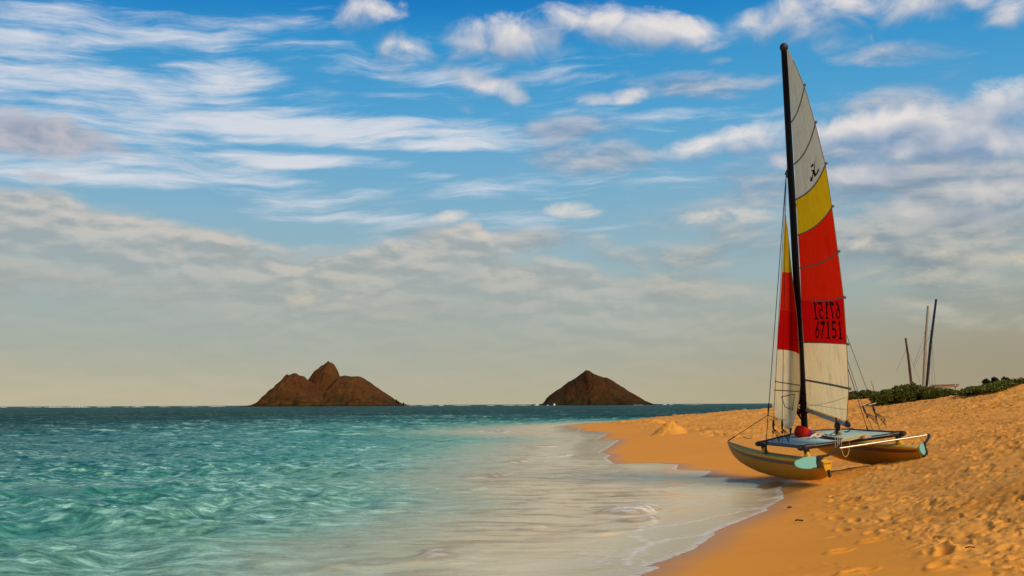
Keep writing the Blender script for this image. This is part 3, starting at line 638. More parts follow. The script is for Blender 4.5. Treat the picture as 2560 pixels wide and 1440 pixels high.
# ------------------------------------------------------------------ the catamaran
def rot3(yaw, pitch, roll):
    return np.array((Matrix.Rotation(yaw, 3, 'Z') @ Matrix.Rotation(pitch, 3, 'Y') @ Matrix.Rotation(roll, 3, 'X')))
BR = rot3(BOAT['yaw'], BOAT['pitch'], BOAT['roll']); BT = np.array(BOAT['loc'])
BM = Matrix([list(BR[i]) + [BT[i]] for i in range(3)] + [[0, 0, 0, 1]])
toL = lambda P: BR.T @ (np.asarray(P) - BT)
toW = lambda L: BR @ np.asarray(L, float) + BT
eL = toL(EYE)
def rayL(px, py): return BR.T @ ray(px, py)
def L_plane(px, py, p0, n):
    d = rayL(px, py); n = np.asarray(n, float); return eL + d * (np.dot(np.asarray(p0) - eL, n) / np.dot(d, n))
def L_sphere(px, py, c, R):
    d = rayL(px, py); oc = eL - np.asarray(c); b = np.dot(oc, d); q = b * b - (oc @ oc - R * R)
    return eL + d * (-b - math.sqrt(max(q, 0)))
def L_near(px, py, a, b):
    """point on the sight line nearest to the local line a-b"""
    d = rayL(px, py); a = np.asarray(a, float); u = np.asarray(b, float) - a; u /= np.linalg.norm(u); w = eL - a
    A, B, Cc = 1.0, d @ u, 1.0; D, E = d @ w, u @ w; s = (B * E - D) / (A * Cc - B * B); return eL + d * s

boat = empty('beach_catamaran', BM, 'beached sailing catamaran with yellow hulls, blue trampoline and red, yellow and white sails', 'catamaran')
XF, XR, FB, HB, ZF, ZD = 3.0, .99, 1.03, .97, .68, .455
_prof_x = [.26, .40, .65, 1.0, 1.5, 2.0, 2.5, 3.0, 3.5, 4.0, 4.4, 4.7, 4.88, 4.97, 5.02]
_keel = [.20, .135, .085, .045, .018, .008, .010, .025, .060, .125, .205, .305, .41, .50, .60]
_deck = [.455, .455, .455, .455, .455, .455, .46, .468, .485, .515, .555, .595, .622, .636, .645]
_half = [.085, .105, .118, .128, .136, .140, .140, .136, .126, .108, .084, .056, .034, .018, .006]
def hull(side):
    mb = MB(); rows = []
    fx = np.linspace(.26, 5.02, 46)
    for x in fx:
        k, d, h = np.interp(x, _prof_x, _keel), np.interp(x, _prof_x, _deck), np.interp(x, _prof_x, _half)
        H = d - k; out = []
        # from the outboard deck edge down to the keel and up the inboard side, then across the deck
        s = [(1.0, 1.0), (1.06, .965), (1.04, .90), (1.0, .885), (.985, .80), (.965, .72), (.92, .55), (.78, .32), (.48, .12), (.10, .0)]
        lo = min(1.0, H / .42)
        for w_, z_ in s: out.append((x, side * (HB + h * w_), k + H * (1 - (1 - z_) * 1.0)))
        for w_, z_ in s[::-1]: out.append((x, side * (HB - h * w_ * .96), k + H * z_))
        cr = .030 * min(1, h / .1)
        for t in (.75, .4, 0, -.4, -.75): out.append((x, side * (HB - t * h * .96 if t > 0 else HB - t * h), d + cr * (1 - t * t)))
        rows.append(out)
    n = len(rows[0]); slot = {0: 1, 1: 1, 2: 1, 3: 2, 4: 3}
    for j in range(n):
        mi = slot.get(j, 0)
        if 14 <= j <= 18: mi = {14: 3, 15: 2, 16: 1, 17: 1, 18: 1}[j]
        if j >= 19: mi = 4
        for i in range(len(rows) - 1):
            mb.add([rows[i][j], rows[i][(j + 1) % n], rows[i + 1][(j + 1) % n], rows[i + 1][j]], [(0, 1, 2, 3)], mi)
    mb.add(rows[0], [list(range(n))], 5, False); mb.add(rows[-1], [list(range(n))[::-1]], 1, False)
    o = mb.build('hull', [M_['hull'], M_['gunwale'], M_['stripe_red'], M_['stripe_blue'], M_['deck'], M_['yellow']], boat,
                 'near yellow hull, bow towards the water' if side > 0 else 'far yellow hull, its inner side in shade')
    import bmesh
    bm = bmesh.new(); bm.from_mesh(o.data); bmesh.ops.remove_doubles(bm, verts=bm.verts, dist=1e-5); bmesh.ops.recalc_face_normals(bm, faces=bm.faces); bm.to_mesh(o.data); bm.free()
    for px_ in (XR, XF):                                    # posts that carry the frame
        p = MB(); y = side * HB; zd = float(np.interp(px_, _prof_x, _deck)); rw = []
        for z, rx, ry in [(zd - .02, .20, .085), (zd + .03, .15, .065), (zd + .075, .085, .05), (zd + .11, .062, .045), (ZF - .075, .055, .042)]:
            rw.append([(px_ + rx * math.cos(a) * (1.0 if math.cos(a) < 0 else 1.0), y + ry * math.sin(a), z) for a in np.linspace(0, 2 * math.pi, 14)[:-1]])
        p.grid(rw, 0, True, True, True); p.build('post', M_['gunwale'], o)
    return o
hullP, hullS = hull(1), hull(-1)

# registration letters on the near bow, small and dark
def strokes(ch):
    D = {'1': [[(.5, 0), (.5, 1)], [(.5, 1), (.25, .8)]], '2': [[(.1, .85), (.5, 1), (.9, .8), (.1, 0)], [(.1, 0), (.9, 0)]], '8': [[(.5, .52), (.15, .75), (.5, 1), (.85, .75), (.5, .52), (.1, .25), (.5, 0), (.9, .25), (.5, .52)]],
         'V': [[(.1, 1), (.5, 0), (.9, 1)]], 'C': [[(.9, .85), (.5, 1), (.1, .6), (.1, .4), (.5, 0), (.9, .15)]]}
    return D.get(ch, [])
mk = MB()
def side_pt(x, z):
    k, d, h = np.interp(x, _prof_x, _keel), np.interp(x, _prof_x, _deck), np.interp(x, _prof_x, _half)
    t = (z - k) / (d - k); w = np.interp(t, [0, .12, .32, .55, .72, .8, .885], [.10, .48, .78, .92, .965, .985, 1.0]); return np.array([x, HB + h * w + .004, z])
xx = 4.62
for ch in 'V 281 C':
    for st in strokes(ch):
        mk.tube([side_pt(xx - .055 * a, np.interp(xx, _prof_x, _deck) - .205 + .075 * b) for a, b in st], .007, 5)
    xx -= .085 if ch != ' ' else .05
mk_hold = mk

# frame: cross beams, side rails and their corner castings
bend = .085
def front_z(t): return ZF + bend * (1 - t * t)
beamF = MB(); beamF.tube([(XF, y, front_z(y / FB)) for y in np.linspace(-FB, FB, 13)], .040, 12); oF = beamF.build('front_crossbeam', M_['black'], boat)
beamR = MB(); beamR.tube([(XR, y, ZF + .0 * y) for y in np.linspace(-FB, FB, 5)], .042, 12); oR = beamR.build('rear_crossbeam', M_['black'], boat)
for s in (1, -1):
    r = MB(); r.tube([(XR - .06, s * FB, ZF + .015), (XF + .06, s * FB, ZF + .015)], .034, 12); r.build('side_rail', M_['black'], boat)
    for x, o in ((XF, oF), (XR, oR)):
        c = MB(); e = 1 if x == XF else -1
        c.tube([(x - e * .17, s * FB, ZF + .012), (x - e * .10, s * FB, ZF + .01), (x + e * .03, s * FB, ZF), (x + e * .085, s * (FB - .0), ZF - .004), (x + e * .12, s * FB, ZF - .01)], [.040, .050, .058, .050, .022], 12)
        c.tube([(x, s * (FB - .22), ZF + (.03 if x == XF else .0)), (x, s * (FB - .12), ZF + .01), (x, s * (FB + .06), ZF), (x, s * (FB + .11), ZF)], [.044, .052, .054, .03], 12)
        c.tube([(x, s * HB, ZF - .02), (x, s * HB, ZF - .09), (x, s * HB, ZF - .15)], [.062, .055, .046], 12)
        c.build('corner_casting', M_['rubber'], o)

# trampoline: two blue panels laced together down the middle
tr = MB(); rows = []
for x in np.linspace(XR + .05, XF - .05, 12):
    t = (x - XR) / (XF - XR); row = []
    for y in np.linspace(-FB + .045, FB - .045, 15):
        sg = .030 * math.sin(math.pi * t) * (1 - (y / FB) ** 2)
        row.append((x, y, ZF + .022 + (front_z(y / FB) - ZF) * t ** 2 * .85 - sg))
    rows.append(row)
tr.grid(rows, 0); trampo = tr.build('trampoline', M_['tramp'], boat)
trz = lambda x, y: ZF + .022 + (front_z(y / FB) - ZF) * ((x - XR) / (XF - XR)) ** 2 * .85 - .03 * math.sin(math.pi * (x - XR) / (XF - XR)) * (1 - (y / FB) ** 2)
lc = MB()
for k in range(15):
    x = XR + .12 + k * .12; lc.tube([(x, -.06, trz(x, -.06) + .008), (x + .03, 0, trz(x, 0) + .014), (x + .06, .06, trz(x, .06) + .008)], .008, 5)
    lc.tube([(x, .06, trz(x, .06) + .008), (x + .06, 0, trz(x, 0) + .02), (x + .10, -.06, trz(x, -.06) + .008)], .007, 5)
lc.tube([(x, -.075, trz(x, -.075) + .006) for x in np.linspace(XR + .1, XF - .15, 10)], .016, 6); lc.tube([(x, .075, trz(x, .075) + .006) for x in np.linspace(XR + .1, XF - .15, 10)], .016, 6)
lc.build('lacing', M_['darkrope'], trampo)

# mast with ball cap; luff track faces aft
RAKE = .203; mast0 = np.array([XF, 0, front_z(0) + .06]); maxis = np.array([-math.sin(RAKE), 0, math.cos(RAKE)])
MT = mast0 + maxis * 8.0
ms = MB(); ms.tube([mast0, mast0 + maxis * 2, mast0 + maxis * 5, MT - maxis * .05], [.078, .082, .080, .070], 14, flat=.85)
ms.tube([mast0 - maxis * .09, mast0 + maxis * .03], [.065, .058], 12); mast = ms.build('mast', M_['mastm'], boat)
cp = MB(); cp.blob(MT + maxis * .02, .086, .086, .095, 0, 14, 10, fn=None); cp.build('mast_cap', M_['rubber'], mast)
def on_mast(px, py): return L_near(px, py, mast0, MT)
hound = on_mast(1968, 434) + np.array([.05, 0, 0])
hd = MB(); hd.box(on_mast(1970, 436), .10, .06, .10, ax=None); hd.tube([on_mast(1972, 420) + np.array([.05, 0, 0]), hound + np.array([.05, 0, .0])], .014, 6); hd.build('shroud_fitting', M_['rubber'], mast)
cl = MB()
for k in range(16):                                         # halyard tail hitched round the foot of the mast
    a = k * 1.3; t0 = .42 + .38 * (k % 5) / 5; r = .085 + .012 * (k % 3)
    cl.tube([mast0 + maxis * (t0 + .05 * math.sin(q * 2 + k)) + np.array([r * math.cos(q), r * math.sin(q), 0]) for q in np.linspace(a, a + 4.2, 10)], .013, 5)
for k in range(5):
    y0 = .10 + .03 * k; cl.tube([mast0 + maxis * (.80 - .05 * k) + np.array([-.02, y0 * .7, 0]), mast0 + maxis * .55 + np.array([-.04, y0 + .05, 0]), mast0 + maxis * (.28 + .05 * k) + np.array([-.03, y0, 0]), mast0 + maxis * (.22) + np.array([0, .05, 0])], .012, 5)
cl.build('halyard_coil', M_['darkrope'], mast)

# ---- mainsail, on the plane through the mast and the boom end
goose = on_mast(2014, 1018); boom_end = L_sphere(2116, 1055, goose, 2.25)
bd_ = boom_end - goose; sn = np.cross(maxis, bd_); sn /= np.linalg.norm(sn)
if np.dot(sn, eL - goose) < 0: sn = -sn                     # towards the near side
RB = [((1967, 124), (1973, 126), 0), ((1979, 306), (2012, 218), 10), ((1986, 411), (2039, 312), 13), ((1990, 499), (2064, 414), 12), ((1995, 588), (2080, 520), 9), ((2000, 671), (2095, 631), 6),
      ((2003, 753), (2109, 744), 3), ((2009, 856), (2117, 860), 0), ((2014, 950), (2122, 971), 1), ((2017, 1018), (2117, 1052), 2)]
def sail_px(s, t):
    """s 0 luff .. 1 leech, t 0 head .. 1 foot (rows follow the battens)"""
    k = min(int(t * 9), 8); f = t * 9 - k; a, b = RB[k], RB[k + 1]
    lu = np.array(a[0]) * (1 - f) + np.array(b[0]) * f; le = np.array(a[1]) * (1 - f) + np.array(b[1]) * f; sg = a[2] * (1 - f) + b[2] * f
    return lu * (1 - s) + le * s + np.array([0, sg * 4 * s * (1 - s)])
def sail_pt(s, t, off=0.0):
    q = sail_px(s, t); P = L_plane(q[0], q[1], goose, sn)
    return P + sn * (off - .05 * math.sin(math.pi * min(max(s, 0), 1)) * min(1, 3 * t))
def sail_st(px, py):
    s, t = .5, .6
    for _ in range(25):
        q = sail_px(s, t); e = np.array([px, py]) - q; h = 1e-4; J = np.stack([(sail_px(s + h, t) - q) / h, (sail_px(s, min(t + h, 1.0)) - q) / h], 1)
        d = np.linalg.solve(J + 1e-9 * np.eye(2), e); s += d[0] * .8; t = min(max(t + d[1] * .8, 0), .9999)
    return s, t
mslots = ['sw', 'sw', 'sw', 'sy', 'sr', 'sr', 'sd', 'sc', 'sc']
mn = MB(); mnames = ['sw', 'sy', 'sr', 'sd', 'sc', 'ink', 'lens']
for k in range(9):
    for i in range(8):
        t0, t1 = (k + i / 8) / 9, (k + (i + 1) / 8) / 9
        mn.grid([[sail_pt(s, t0) for s in np.linspace(0, 1, 17)], [sail_pt(s, t1) for s in np.linspace(0, 1, 17)]], mnames.index(mslots[k]))
# leech hem and stitched reinforcement tapes
def mark(poly, slot, off=.006):
    P = [sail_pt(*sail_st(x, y), off) for x, y in poly]; mn.add(P, [list(range(len(P)))], mnames.index(slot), False)
def quad_map(q, u, v):          # q: TL TR BR BL, u right, v up
    a = np.array(q[3]) * (1 - u) + np.array(q[2]) * u; b = np.array(q[0]) * (1 - u) + np.array(q[1]) * u; return a * (1 - v) + b * v
def strip(f, n=14):
    L = [f(i / n) for i in range(n + 1)]; return [[L[i][0], L[i + 1][0], L[i + 1][1], L[i][1]] for i in range(n)]
def ring(cx, cy, rx, ry, t, a0, a1, n=16, tx=None):
    tx = tx or t
    def f(u):
        a = math.radians(a0 + (a1 - a0) * u); c, s_ = math.cos(a), math.sin(a); return (cx + rx * c, cy + ry * s_), (cx + (rx - tx) * c, cy + (ry - t) * s_)
    return strip(f, n)
DIG = {'1': [[(.36, 0), (.36, 1), (.66, 1), (.66, 0)], [(.08, .80), (.36, .99), (.36, .82), (.2, .74)], [(.06, 0), (.06, .085), (.96, .085), (.96, 0)]],
       '7': [[(.04, .78), (.04, 1), (.98, 1), (.98, .80)], [(.70, .84), (.98, .84), (.62, .40), (.58, 0), (.24, 0), (.36, .42)]],
       '5': [[(.12, .84), (.12, 1), (.92, 1), (.92, .92), (.84, .84)], [(.12, .52), (.12, .86), (.32, .86), (.30, .52)]] + ring(.48, .31, .46, .31, .11, 140, -150, 20, .24),
       '6': ring(.50, .29, .46, .29, .10, 0, 360, 22, .22) + strip(lambda u: ((.04 + .02 * u + .50 * u * u, .29 + .71 * u), (.28 + .02 * u + .62 * u * u, .29 + .64 * u)), 10)}
def number(txt, quads, mirror=False):
    for ch, q in zip(txt, quads):
        for poly in DIG[ch]: mark([quad_map(q, 1 - a if mirror else a, b) for a, b in poly], 'ink')
cz_ = lambda x0, y0: (2010 + x0 * 120 / 1234, 730 + y0 * 140 / 1440)
Q = lambda a, b, c, d: [cz_(*a), cz_(*b), cz_(*c), cz_(*d)]
number('67151', [Q((268, 742), (358, 742), (350, 1200), (240, 1195)), Q((372, 752), (486, 755), (455, 1205), (368, 1200)), Q((505, 742), (625, 745), (628, 1208), (505, 1205)), Q((645, 742), (785, 750), (812, 1212), (645, 1208)), Q((820, 748), (960, 755), (985, 1218), (845, 1214))])
number('15176', [Q((170, 265), (275, 262), (330, 712), (225, 714)), Q((285, 262), (420, 265), (465, 708), (340, 708)), Q((460, 250), (580, 255), (585, 706), (490, 706)), Q((592, 258), (725, 262), (735, 700), (640, 700)), Q((770, 240), (900, 240), (925, 700), (770, 695))], True)
lz = lambda x, y: (2000 + x / 16.0, 380 + y / 16.0)
for poly in ([(548, 290), (515, 400), (492, 560), (488, 700), (520, 720), (525, 560), (532, 420)], [(488, 700), (472, 840), (478, 950), (510, 1015), (545, 985), (560, 890), (528, 780), (520, 720)], [(545, 985), (560, 890), (712, 645), (722, 670), (718, 745), (640, 870)],
             [(345, 605), (425, 470), (478, 480), (470, 560), (390, 625)], [(345, 805), (395, 735), (490, 700), (488, 800), (420, 770), (385, 780)], [(430, 780), (490, 790), (470, 880), (440, 990), (405, 1160), (375, 1030), (405, 990), (425, 900)], [(345, 970), (372, 1030), (405, 1160), (380, 1180), (322, 1188), (335, 1080)]):
    mark([lz(*p) for p in poly], 'ink')
main = mn.build('mainsail', [M_[k] for k in mnames], boat, 'mainsail banded white, yellow, red and cream, numbered 67151')
for k, rad in [(1, .016), (2, .016), (3, .016), (4, .014), (5, .014), (6, .012), (7, .011), (8, .022)]:
    b = MB(); b.tube([sail_pt(s, min(k / 9, .9999), .012) for s in np.linspace(0.01, 1, 12)] + [sail_pt(1.05, min(k / 9, .9999), .012)], rad, 6, flat=.6)
    b.blob(sail_pt(1.045, k / 9, .012), .03, .03, .03, 0, 8, 5); b.build('batten', M_['batten'], main)
b = MB(); b.tube([sail_pt(1.0, t, .002) for t in np.linspace(.03, .999, 30)], .014, 5, flat=.5); b.build('leech_tape', cloth('leech_tape_cloth', (.50, .34, .12), .5), main)
# seam lines and creases of the cream foot panel
b = MB(); b.tube([sail_pt(s, t, .006) for s, t in zip(np.linspace(.0, .95, 8), np.linspace(.995, .92, 8))], .005, 4, flat=.5); b.tube([sail_pt(s, t, .006) for s, t in zip(np.linspace(.0, .98, 8), np.linspace(.985, .962, 8))], .005, 4, flat=.5)
b.build('seam', cloth('seam_cloth', (.85, .74, .52), .6), main)
# boom
bm_ = MB(); u = bd_ / np.linalg.norm(bd_); bo = boom_end - maxis * .05; go = goose - maxis * .05
bm_.tube([go - u * .02, go + u * .8, bo + u * .06], [.045, .047, .047], 12); boom = bm_.build('boom', M_['boomm'], boat)
b = MB(); b.tube([bo + u * .03, bo + u * .10], [.052, .046], 12); b.blob(bo + u * .05 + maxis * .04, .05, .05, .05, 0, 8, 6); b.build('boom_cap', M_['black'], boom)

# ---- forestay, bridle, jib
apex = L_plane(1920, 1038, (0, 0, 0), (0, 1, 0))
bowP, bowS = np.array([4.98, HB, .655]), np.array([4.98, -HB, .655])
def wire(name, pts, r, m='wire', parent=boat):
    w = MB(); w.tube(pts, r, 6); return w.build(name, M_[m], parent)
for bw in (bowP, bowS):
    o = wire('bow_bridle', [bw, apex], .008)
    q = MB(); q.tube([bw, bw + (apex - bw) * .16], .014, 6); q.build('bridle_strap', M_['black'], o)
fs_ = wire('forestay', [apex, hound], .007)
tn = MB(); tn.tube([apex, apex + (hound - apex) * .035, apex + (hound - apex) * .055], [.012, .024, .014], 8); tn.build('turnbuckle', M_['rubber'], fs_)
def jl(px, py): return L_near(px, py, apex, hound)
tack = jl(1931, 1018); clew = L_sphere(1972, 1074, tack, 1.75)
jn = np.cross(hound - apex, clew - tack); jn /= np.linalg.norm(jn)
if np.dot(jn, eL - tack) < 0: jn = -jn
JB = [((1962, 536), (1965, 538)), ((1955, 680), (1979, 682)), ((1949.5, 776), (1992, 783)), ((1942.5, 874), (1999, 886)), ((1936, 955), (2001, 960)), ((1930, 1012), (1998, 1000)), ((1938, 1038), (1990, 1040)), ((1952, 1058), (1984, 1060)), ((1966, 1073), (1977, 1075))]
js = ['sy', 'sr', 'sd', 'sc', 'sc', 'sc', 'sc', 'sc']
def jib_pt(s, t, off=0.0):
    k = min(int(t * 8), 7); f = t * 8 - k; a, c = JB[k], JB[k + 1]
    q = (np.array(a[0]) * (1 - f) + np.array(c[0]) * f) * (1 - s) + (np.array(a[1]) * (1 - f) + np.array(c[1]) * f) * s
    q = q + np.array([0, (3 if t < .45 else 0) * 4 * s * (1 - s) * (-1 if t > .3 else 0)])
    P = L_plane(q[0], q[1], tack, jn); w = .025 * math.sin(9 * s + 7 * t) * sst(np.array(t), .4, .9) * 4 * s * (1 - s)
    return P + jn * (off + w - .05 * math.sin(math.pi * s) * min(1, 3 * t))
jb = MB()
for k in range(8):
    for i in range(6):
        jb.grid([[jib_pt(s, (k + i / 6) / 8) for s in np.linspace(0, 1, 11)], [jib_pt(s, (k + (i + 1) / 6) / 8) for s in np.linspace(0, 1, 11)]], ['sy', 'sr', 'sd', 'sc'].index(js[k]))
jib = jb.build('jib', [M_['sy'], M_['sr'], M_['sd'], M_['sc']], boat, 'narrow jib banded yellow, red and cream with a small window in its foot')
seamm = cloth('jib_seam', (.50, .39, .22), .55)
for tt in (1 / 8 * 3.98, 4.35 / 8):
    b = MB(); b.tube([jib_pt(s, tt + .015 * s, .006) for s in np.linspace(.02, .98, 8)], .012, 4, flat=.5); b.build('seam', seamm, jib)
b = MB(); wp = [(.28, .585), (.74, .575), (.70, .70), (.42, .665)]
for i in range(4): b.tube([jib_pt(*wp[i], .008), jib_pt(*wp[(i + 1) % 4], .008)], .009, 4, 0)
b.build('window_border', seamm, jib)
b = MB(); b.tube([jib_pt(.97, .985, .01), jib_pt(.95, 1.0, .01), clew + np.array([-.05, 0, -.10])], [.03, .022, .014], 6); b.build('clew_patch', M_['rubber'], jib)
b = MB(); b.tube([jib_pt(1.0, t, .0) for t in np.linspace(.02, .7, 18)], .008, 4); b.build('leech_tape', seamm, jib)

# ---- shrouds and trapeze wires
chP = L_plane(1913, 1152, (0, HB + .10, 0), (0, 1, 0)); sh = wire('shroud', [hound, L_plane(1916, 1095, (0, HB + .08, 0), (0, 1, 0)), chP], .008)
q = MB(); a_ = L_plane(1916, 1100, (0, HB + .08, 0), (0, 1, 0)); q.tube([a_, chP], [.020, .026], 8); q.build('chainplate', M_['rubber'], sh)
chS = L_plane(2171, 1081, (0, -FB + .02, 0), (0, 1, 0)); shs = wire('shroud', [hound, chS], .008)
q = MB(); q.tube([chS, chS + (hound - chS) * .02], [.022, .014], 8); q.build('chainplate', M_['rubber'], shs)
def trapeze(name, top, hand, foot, bar):
    w = wire('trapeze_wire', [hound, hand, foot], .006)
    h = MB(); d = np.asarray(bar) / np.linalg.norm(bar); h.tube([hand - d * .075, hand + d * .075], .014, 8); h.build('handle', M_['alu'], w)
    g = MB(); dn = (foot - hand) / np.linalg.norm(foot - hand); g.tube([hand + dn * .02, hand + dn * .12, hand + dn * .2], [.018, .026, .014], 7); g.blob(hand + dn * .26, .022, .022, .035, 0, 8, 6)
    for k in range(4):
        g.tube([hand + dn * .18 + np.array([0, .0, 0]), hand + dn * .30 + d * (.05 + .03 * k), hand + dn * (.42 + .03 * k) + d * (.11 + .01 * k), hand + dn * .33 + d * .16 * (1 - .5 * (k % 2))], .006, 5)
    g.build('adjuster', M_['rubber'], w); return w
rtL = BR.T @ _r
for hp, fp in (((1934, 1049), (1931, 1113)), ((1955.5, 1049), (1955, 1117))):
    trapeze('trapeze_wire', hound, L_plane(*hp, (0, FB - .06, 0), (0, 1, 0)), L_plane(*fp, (0, FB - .02, 0), (0, 1, 0)), rtL)
for hp, fp in (((2156, 1013), (2184, 1079)), ((2181, 1010), (2202, 1082))):
    trapeze('trapeze_wire', hound, L_plane(*hp, (0, -FB, 0), (0, 1, 0)), L_plane(*fp, (0, -FB - .02, 0), (0, 1, 0)), rtL + .25 * (BR.T @ _u))

# ---- mainsheet: block under the boom and its falls
bk = L_plane(2093, 1067, tuple(bo - u * .28), tuple(BR.T @ ray(2093, 1067)))
sheet_ = MB()
for k, (p0, p1) in enumerate([((2088, 1045), (2088, 1120)), ((2092, 1045), (2094, 1118)), ((2096, 1050), (2098, 1112)), ((2100, 1062), (2104, 1118))]):
    A = L_plane(*p0, tuple(bk), tuple(BR.T @ ray(2093, 1067))); B = L_plane(*p1, (XR - .06 - .01 * k, 0, 0), (1, 0, 0)); sheet_.tube([A, B], .008, 6)
lp = [L_plane(x, y, (XR - .09, 0, 0), (1, 0, 0)) for x, y in [(2103, 1118), (2105, 1128), (2108, 1137), (2112, 1142), (2116, 1142), (2120, 1136), (2123, 1124), (2124, 1108), (2122, 1104)]]
sheet_.tube(lp, .009, 6); shh = sheet_.build('mainsheet', M_['rope'], boat)
b = MB(); b.blob(bk, .075, .05, .10, 0, 12, 8); b.blob(bk + np.array([0, .03, -.10]), .05, .04, .06, 0, 10, 6); b.tube([bk, bk + np.array([0, 0, .18])], .014, 6); b.build('pulley_block', M_['rubber'], shh)

# ---- rudders kicked up and turned hard over, joined by the tiller bar
tA, tB = L_plane(2097, 1121, (0, 0, .62), (0, 0, 1)), L_plane(2321, 1087.5, (0, 0, .62), (0, 0, 1))
tl = MB(); tl.tube([tA, tB], .020, 10); tl.build('tiller_bar', M_['alu'], boat)
def rudder(side, head_px, tip, arm_px, blade_px, cast_px, lab):
    head = L_plane(*head_px, (.19, 0, 0), (1, 0, 0)); vz = np.array([0, 0, 1.0])
    d = head - tip; d[2] = 0; d /= np.linalg.norm(d)
    pn = np.cross(d, vz); pn /= np.linalg.norm(pn)
    vd = BR.T @ ray(*head_px); c = pn if abs(np.dot(pn, vd)) > .45 else (pn + .8 * vd * (1 if np.dot(pn, vd) > 0 else -1)); c = c / np.linalg.norm(c)
    r = bpy.data.objects.new('rudder', None); COL.objects.link(r); r.parent = boat; r.location = head; r.empty_display_size = .1; r['label'] = lab
    off = -head
    bl = MB(); P = [L_plane(x, y, head, c) + off for x, y in blade_px]
    n = len(P); cen = sum(P) / n; rows = []
    for k, th in ((.55, .0), (.92, -.012), (1.0, -.004), (1.0, .004), (.92, .012), (.55, .0)):
        pass
    f = [cen + (p - cen) * .93 + c * .013 for p in P]; e = list(P); g = [cen + (p - cen) * .93 - c * .013 for p in P]
    bl.grid([f, e, g], 0, True, True); bl.add(f, [list(range(n))], 0, True); bl.add(g, [list(range(n))[::-1]], 0, True); bl.build('blade', M_['teal'], r)
    ca = MB(); CP = [L_plane(x, y, head, c) + off for x, y in cast_px]; ca.plate(CP, c, .055); ca.build('casting', M_['rubber'], r)
    ar = MB(); AP = [L_plane(x, y, head + (tip - head) * (i / (len(arm_px) - 1)), c) + off for i, (x, y) in enumerate(arm_px)]; AP[-1] = tip + off
    ar.tube(AP, .024, 8); ar.blob(AP[-1], .030, .030, .030, 0, 8, 6); ar.build('tiller_arm', M_['rubber'], r)
    return r, head, c
def ellipse_poly(cx, cy, rx, ry, n=26, flat=None): return [(cx + rx * math.cos(a), cy + ry * math.sin(a)) for a in np.linspace(0, 2 * math.pi, n, endpoint=False)]
zc = lambda x, y: (1960 + x / 9.0, 1040 + y / 9.0)
bladeP = [zc(*p) for p in [(725, 905), (560, 910), (440, 930), (340, 970), (260, 1010), (230, 1060), (240, 1120), (290, 1160), (380, 1185), (500, 1197), (600, 1195), (640, 1170), (745, 1150), (735, 1100), (725, 1060), (722, 1000)]]
castP = [zc(*p) for p in [(722, 900), (860, 892), (868, 940), (840, 965), (800, 985), (815, 1030), (840, 1110), (835, 1175), (790, 1180), (745, 1145), (722, 1060), (730, 1005), (770, 985), (728, 975)]]
rp, hp_, cp_ = rudder(1, (2048, 1152), tA, [zc(*p) for p in [(770, 915), (880, 905), (980, 885), (1080, 830), (1200, 765), (1235, 730)]], bladeP, castP, 'near rudder, kicked up, broad teal blade')
zf = lambda x, y: (2280 + x / 14.4, 1070 + y / 14.4)
bladeS = [zf(*p) for p in [(400, 545), (345, 540), (290, 580), (260, 640), (245, 710), (258, 800), (300, 880), (360, 950), (430, 990), (470, 920), (480, 860), (445, 720), (425, 620)]]
castS = [zf(*p) for p in [(410, 545), (480, 520), (480, 680), (540, 860), (540, 960), (500, 990), (440, 990), (485, 880), (450, 720)]]
rs_, hs_, cs_ = rudder(-1, (2312, 1115), tB, [zf(*p) for p in [(430, 550), (510, 490), (560, 420), (610, 320), (620, 260), (580, 230)]], bladeS, castS, 'far rudder, kicked up, narrow pale teal blade')
for s, r in ((1, rp), (-1, rs_)):                           # stern brackets with their pins
    b = MB(); x0 = .25; y0 = s * HB
    b.box((x0 - .02, y0, .445), .12, .19, .03); b.plate([(x0 - .035, y0 - .085, .43), (x0 - .035, y0 + .085, .43), (x0 - .03, y0 + .03, .20), (x0 - .03, y0 - .03, .20)], (1, 0, 0), .03)
    b.build('stern_bracket', M_['yellow'], hullP if s > 0 else hullS)
    b = MB(); b.tube([(x0 - .07, y0, .30), (x0 - .07, y0, .19)], [.03, .022], 8); b.blob((x0 - .07, y0, .20), .035, .035, .04, 0, 8, 6); b.build('gudgeon_pin', M_['rubber'], hullP if s > 0 else hullS)

# ---- loose gear lying on the trampoline
def rest(x, y): return toW((x, y, trz(x, y)))
def L_tramp(px, py):
    p = L_plane(px, py, (0, 0, ZF + .03), (0, 0, 1))
    for _ in range(4): p = L_plane(px, py, (0, 0, trz(min(max(p[0], XR), XF), min(max(p[1], -FB), FB))), (0, 0, 1))
    return p
bagm, nt, out = material('striped_bag_cloth'); tcx = nt.sep(nt.n('ShaderNodeTexCoord').outputs['Object'])[0]
bc = nt.ramp(nt.m('MULTIPLY_ADD', tcx, 2.0, .5), [(0, (.16, .055, .012)), (.17, (.50, .010, .008)), (.36, (.34, .006, .006)), (.42, (.60, .018, .006)), (.58, (.52, .010, .008)), (.66, (.15, .012, .06)), (.84, (.10, .008, .035))], 'CONSTANT')
principled(nt, out, bc, .8, .15, nt.noise(nt.n('ShaderNodeTexCoord').outputs['Object'], 30, 3, .6), strength=.4, dist=.01)
bp0 = L_tramp(2009, 1094); bg_ = MB(); rws = []
axb = BR.T @ (_r * .92 - _u * .30 - _fw * .05); axb /= np.linalg.norm(axb); a2 = np.cross(axb, BR.T @ ray(2009, 1090)); a2 /= np.linalg.norm(a2); a3 = np.cross(axb, a2)
